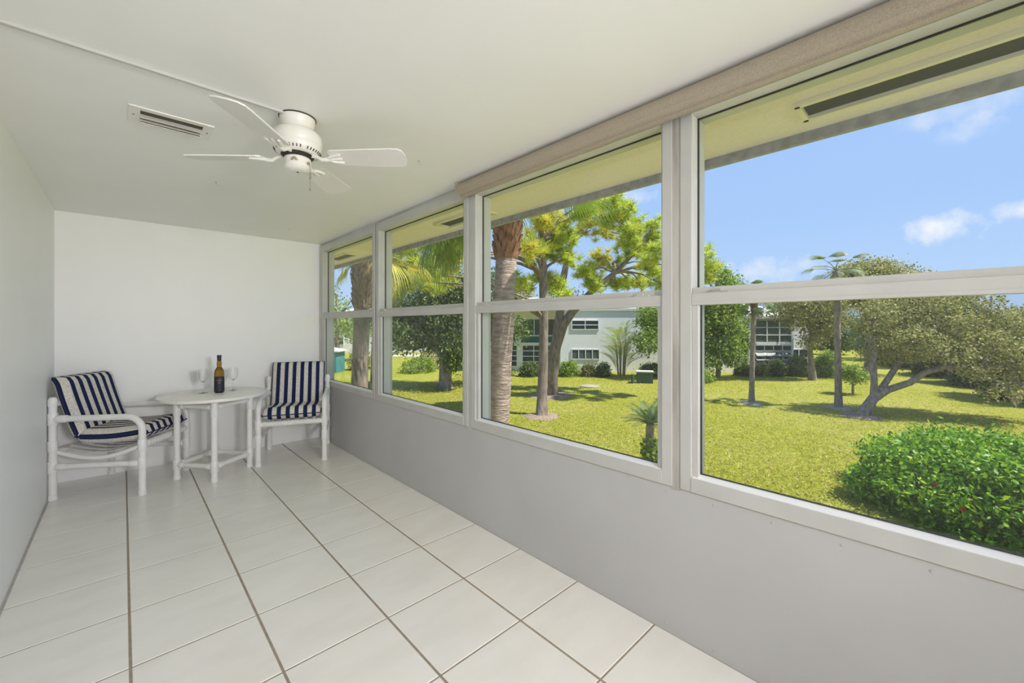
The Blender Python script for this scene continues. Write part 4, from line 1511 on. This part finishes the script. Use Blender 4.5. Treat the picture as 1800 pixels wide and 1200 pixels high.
def feather(L, n, mat, name='frond', w=.13, arch=.5):
    b = MB()
    pts = [Vector((L * i / 8, 0, arch * L * (.55 * (i / 8) - .75 * (i / 8) ** 2))) for i in range(9)]
    b.tube(pts, [.012 - .001 * i for i in range(9)], 4)
    for k in range(n):
        q = .12 + .86 * k / n
        i = min(7, int(q * 8))
        p = pts[i].lerp(pts[i + 1], q * 8 - i)
        ll = w * (1 - .55 * abs(q - .45) / .55)
        for sd in (-1, 1):
            d = Vector((.55, sd, .25)).normalized() * ll * 1.6
            b.add([p, p + d * .5 + Vector((.012, 0, 0)), p + d, p + d * .5 - Vector((.012, 0, 0))], [(0, 1, 2, 3)])
    return b.mesh(name, mat, smooth=0)


fm = feather(.82, 26, M['frond_blue'])
for k in range(22):
    a = k * 2.39996
    el = .95 - 1.05 * k / 21
    o = link('frond', fm, cy_, (0, 0, hM))
    o.rotation_euler = (Matrix.Rotation(a, 4, 'Z') @ Matrix.Rotation(-el, 4, 'Y')).to_euler()
iv = rng.normal(size=(420, 3)) * np.array([.17, .17, .01])
iv[:, :2] = iv[:, :2] / np.linalg.norm(iv[:, :2], axis=1)[:, None] * rng.uniform(.12, .26, 420)[:, None]
iv[:, 2] = rng.uniform(0.02, hM * .72, 420)
quads('ivy', leaves(iv, .11, .8, .4), M['leaf_green'], cy_)

# areca clump against the far wall
bP = P(1092, 651, 33.6)
bP.z = GZ
ar = thing('areca_palm', 'tall feathery palm clump against the white brick wall', 'palm tree', bP)
af = feather(1.9, 34, M['leaf_green'], w=.42, arch=.7)
afy = feather(1.9, 34, M['frond_yellow'], w=.42, arch=.8)
rr = random.Random(9)
for k in range(7):
    a = k * .9
    MB().tube([(.25 * math.cos(a), .25 * math.sin(a), -.05), (.35 * math.cos(a), .35 * math.sin(a), 1.4), (.5 * math.cos(a), .5 * math.sin(a), 2.6 + .2 * (k % 3))], [.06, .05, .035], 7).build('stem', M['bark_palm'], ar, smooth=60)
for k in range(34):
    a = k * 2.39996
    o = link('frond', afy if k in (12, 25) else af, ar, (.4 * math.cos(a), .4 * math.sin(a), .5 + 2.9 * (k % 9) / 9))
    o.rotation_euler = (Matrix.Rotation(a, 4, 'Z') @ Matrix.Rotation(-rr.uniform(.5, 1.2), 4, 'Y')).to_euler()

# ------------------------------------------------------------------ buildings across the lawn
DB = 36.5
K = DB / F_PX
bo = P(900, CY, DB)


def bu(px):
    return (px - 900) * K


def bz(py):
    return CH + (CY - py) * K


bld = thing('apartment_building', 'two-storey white painted brick apartment building with pale roof across the lawn', 'building', (bo.x, bo.y, 0), -YAW)


def bbox(name, x0, x1, y0, y1, z0, z1, mat, parent=bld, bevel=0):
    return bx(x0, x1, y0, y1, z0, z1).build(name, M[mat], parent, smooth=0, bevel=bevel)


bbox('brick_wall', bu(985), bu(1305), 0, 9, GZ, bz(546), 'bwall')
bbox('porch_wall', bu(845), bu(985), 1.4, 9, GZ, bz(546), 'bwall')
bbox('wing_wall', bu(1305), bu(1440), 1.2, 9, GZ, bz(560), 'bwall')


def hip(name, x0, x1, y0, y1, z0, rise, mat, parent, ov=.6, th=.22):
    b = MB()
    x0 -= ov
    x1 += ov
    y0 -= ov
    y1 += ov
    m = min(x1 - x0, y1 - y0) / 2
    ym = (y0 + y1) / 2
    b.box(x0, x1, y0, y1, z0, z0 + th)
    b.add([(x0, y0, z0 + th), (x1, y0, z0 + th), (x1, y1, z0 + th), (x0, y1, z0 + th), (x0 + m, ym, z0 + th + rise), (x1 - m, ym, z0 + th + rise)],
          [(0, 1, 5, 4), (1, 2, 5), (2, 3, 4, 5), (3, 0, 4), (3, 2, 1, 0)])
    return b.build(name, mat, parent, smooth=0)


hip('roof', bu(845), bu(1305), 0, 9, bz(546), 1.25, M['broof'], bld, ov=.12)
hip('roof', bu(1310), bu(1395), .3, 8, bz(560), 1.55, M['broof'], bld, ov=.3)


def bwin(x0, x1, z0, z1, cols, rows, y=0.0, glass_='bglass', depth=.08, fw=.07, parent=bld, name='window'):
    """window with its own frame bars and a pane for every light"""
    b = MB()
    for i in range(cols + 1):
        xx = x0 + (x1 - x0) * i / cols
        b.box(xx - fw / 2, xx + fw / 2, y - depth, y + .02, z0 - fw / 2, z1 + fw / 2)
    for i in range(rows + 1):
        zz = z0 + (z1 - z0) * i / rows
        b.box(x0, x1, y - depth, y + .02, zz - fw / 2, zz + fw / 2)
    o = b.build(name, M['btrim'], parent, smooth=0)
    for i in range(cols):
        for k in range(rows):
            bx(x0 + (x1 - x0) * i / cols, x0 + (x1 - x0) * (i + 1) / cols, y - .03, y + .015, z0 + (z1 - z0) * k / rows, z0 + (z1 - z0) * (k + 1) / rows).build('pane', M[glass_], o, smooth=0)
    return o


bwin(bu(1005), bu(1052), bz(579), bz(563), 2, 2)
bwin(bu(1005), bu(1053), bz(631), bz(614), 4, 1, glass_='bscreen')
bwin(bu(1180), bu(1225), bz(579), bz(563), 2, 2)
bwin(bu(1180), bu(1225), bz(631), bz(614), 4, 1, glass_='bscreen')
# porch bay on the left: screened upper floor, sliding windows below
bwin(bu(887), bu(909), bz(646), bz(608), 1, 4, y=1.4)
bwin(bu(919), bu(981), bz(648), bz(608), 3, 4, y=1.4)
bwin(bu(919), bu(983), bz(590), bz(560), 3, 1, y=1.4, glass_='bscreen')
bbox('green_balustrade', bu(917), bu(984), 1.25, 1.4, bz(603), bz(592), 'bgreen')
bbox('floor_band', bu(845), bu(984), 1.2, 1.4, bz(607), bz(603), 'btrim')
bwin(bu(858), bu(880), bz(590), bz(560), 1, 1, y=1.4, glass_='bscreen')
# wing: screened porch above, hinged awning windows below
bwin(bu(1309), bu(1329), bz(594), bz(562), 1, 3, y=.30, glass_='bscreen')
bwin(bu(1329), bu(1395), bz(602), bz(562), 3, 3, y=.30, glass_='bscreen', depth=.12)
bbox('porch_side', bu(1308), bu(1395), .32, 1.2, bz(606), bz(561), 'bscreen')
bbox('floor_band', bu(1306), bu(1396), .15, 1.2, bz(607), bz(603), 'btrim')
bbox('porch_back', bu(1308), bu(1395), .5, 1.2, GZ, bz(607), 'bscreen')
bwin(bu(1331), bu(1395), bz(617), bz(607), 4, 1, y=.32, glass_='bscreen')
for i in range(4):
    x0 = bu(1331) + i * (bu(1395) - bu(1331)) / 4
    x1 = x0 + (bu(1395) - bu(1331)) / 4 - .05
    for k in range(3):
        zt = bz(619 + k * 8)
        mt = Matrix.Translation((0, .32, zt)) @ Matrix.Rotation(-.75, 4, 'X')
        fb = MB()
        for q in ((x0, x0 + .05, -.42, 0), (x1 - .05, x1, -.42, 0)):
            fb.box(q[0], q[1], -.02, .02, q[2], q[3], mt)
        fb.box(x0, x1, -.02, .02, -.05, 0, mt)
        fb.box(x0, x1, -.02, .02, -.42, -.37, mt)
        aw = fb.build('awning_sash', M['btrim'], bld, smooth=0)
        MB().box(x0 + .04, x1 - .04, -.006, .006, -.38, -.04, mt).build('pane', M['bglass'], aw, smooth=0)
for px in (1307, 1321, 1396):
    bbox('porch_post', bu(px) - .09, bu(px) + .09, .2, .5, GZ, bz(561), 'btrim')
bwin(bu(1404), bu(1436), bz(646), bz(615), 2, 2, y=1.2)
bbox('corner_board', bu(1438), bu(1442), 1.1, 1.3, GZ, bz(596), 'btrim')

# second block far down the driveway
DF = 64
bo2 = P(680, CY, DF)
b2 = thing('far_apartment_block', 'distant white apartment block glimpsed beyond the driveway', 'building', (bo2.x, bo2.y, 0), -YAW)
bbox('wall', -10, 8, 0, 8, GZ, 2.6, 'bwall', b2)
hip('roof', -10, 8, 0, 8, 2.6, 1.5, M['broof'], b2)
for k in range(5):
    for zz in (-1.6, 1.0):
        bwin(-8.5 + k * 3.4, -6.7 + k * 3.4, zz, zz + 1.2, 2, 1, parent=b2)

# teal shed
qs = G(580, 656)
sd = thing('garden_shed', 'small teal shed with a pale pinkish roof beyond the lawn', 'shed', (qs.x, qs.y, GZ), -YAW)
for k in range(9):
    bx(-1.25 + k * .2, -1.055 + k * .2, -.03, 0, 0, 1.85).build('board', M['teal'], sd, smooth=0)
bx(-1.25, .55, 0, 1.8, 0, 1.85).build('body', M['teal'], sd, smooth=0)
hip('roof', -1.25, .55, 0, 1.8, 1.85, .35, M['pink_roof'], sd, ov=.25, th=.08)
bx(-.7, .0, -.06, -.03, .05, 1.7).build('door', M['btrim'], sd, smooth=0, bevel=.01)

# driveway, utility box, cover plate
dv = P(715, 626, 57)
o = bx(-5.5, 6, -1.9, 1.9, -.1, .06).build('driveway', M['road'], smooth=0)
o.location = (dv.x, dv.y, GZ)
o.rotation_euler = (0, 0, -YAW)
struct(o)
qu = G(1133, 673)
ub = thing('utility_box', 'dark green metal utility cabinet standing on the lawn', 'cabinet', (qu.x, qu.y, GZ), -YAW - .25)
bx(-.55, .55, -.4, .4, 0, .80).build('body', M['util'], ub, smooth=0, bevel=.02)
bx(-.60, .60, -.46, .46, .80, .88).build('lid', M['road'], ub, smooth=0, bevel=.02)
bx(-.02, .0, -.41, -.40, .08, .75).build('door_seam', M['black'], ub, smooth=0)
qp = G(1112, 674)
o = MB().lathe([(.0, 0), (.11, 0), (.11, .60), (.10, .66), (0, .70)], 12).build('bollard', M['util'])
o.location = (qp.x, qp.y, GZ)
tag(o, 'short dark green post beside the utility cabinet', 'post')
qc = G(1037, 679)
o = MB().lathe([(.0, .04), (.62, .04), (.66, .02), (.66, -.05)], 20).build('cover_plate', M['sandy'])
o.location = (qc.x, qc.y, GZ + .02)
tag(o, 'flat pale round cover plate set in the lawn', 'cover')

# foundation planting
for k, (px, py, rx, h, mat, lab) in enumerate([
        (883, 661, .8, 1.0, 'leaf_dark', 'low dark hedge shrub by the porch under the slim window'), (932, 661, .85, 1.05, 'leaf_dark', 'low dark hedge shrub under the porch windows, beside the front pine'),
        (1000, 661, .8, 1.1, 'leaf_green', 'round light green shrub at the corner of the brick wall'), (1034, 661, .55, .85, 'leaf_olive', 'pale yellowish shrub under the brick wall windows'),
        (1060, 662, .5, .95, 'leaf_dark', 'spiky dark shrub beside the feathery palm'), (1150, 661, 1.3, 1.0, 'leaf_dark', 'dark shrub against the brick wall past the utility cabinet'),
        (1225, 672, 1.2, 1.0, 'leaf_green', 'green shrub under the dense bright tree'), (1338, 661, .65, .9, 'leaf_olive', 'pale leafy shrub under the open awning windows beside the slim palm'),
        (1366, 661, .65, 1.2, 'leaf_dark', 'dark shrub under the open awning windows'), (1402, 661, .75, 1.6, 'leaf_dark', 'tall blue-green shrub at the wing corner'),
        (1446, 662, .7, 1.5, 'leaf_green', 'bright shrub past the wing corner beside the bare trunk'), (1456, 650, 1.3, 1.7, 'leaf_green', 'light green shrub behind the tall palm'),
        (735, 655, 1.5, 1.25, 'leaf_green', 'round green shrub on the lawn beside the shady oak'), (760, 648, 1.3, 1.9, 'leaf_olive', 'taller shrub with pale leaves behind the shady oak'),
        (634, 650, 1.0, 1.9, 'leaf_olive', 'yellowish shrub beside the teal shed'), (1306, 661, .6, .9, 'leaf_dark', 'low dark shrub at the wing porch')]):
    q = G(px, py)
    q.z = GZ
    shrub(lab, q, rx, rx * .8, h, 2600, .16, M[mat], 300 + k, per=7)
for k, (px, py, rx, h, lab) in enumerate([(1588, 643, 2.2, 3.0, 'dark undergrowth shrub deepest in the thicket behind the leaning tree'), (1655, 661, 1.8, 2.8, 'dark undergrowth shrub in the thicket behind the fork of the leaning tree'),
                                          (1722, 679, 1.5, 2.4, 'dark undergrowth shrub in the thicket in front of the brownish tree'), (1790, 702, 1.3, 2.1, 'dark undergrowth shrub at the thicket edge by the pale dead branch')]):
    q = G(px, py)
    q.z = GZ
    shrub(lab, q, rx, rx * .9, h, 9000, .2, M['leaf_dark'], 330 + k, group='thicket undergrowth', per=9)
for k, (px, lab) in enumerate([(1462, 'dark far hedge shrub closing the lawn past the wing'), (1520, 'dark far hedge shrub closing the lawn behind the young tree'), (1580, 'dark far hedge shrub closing the lawn behind the leaning trunk')]):
    q = P(px, 640, 72)
    q.z = GZ
    shrub(lab, q, 3.6, 2.4, 4.2, 6000, .3, M['leaf_dark'], 350 + k, group='far hedge', per=9)
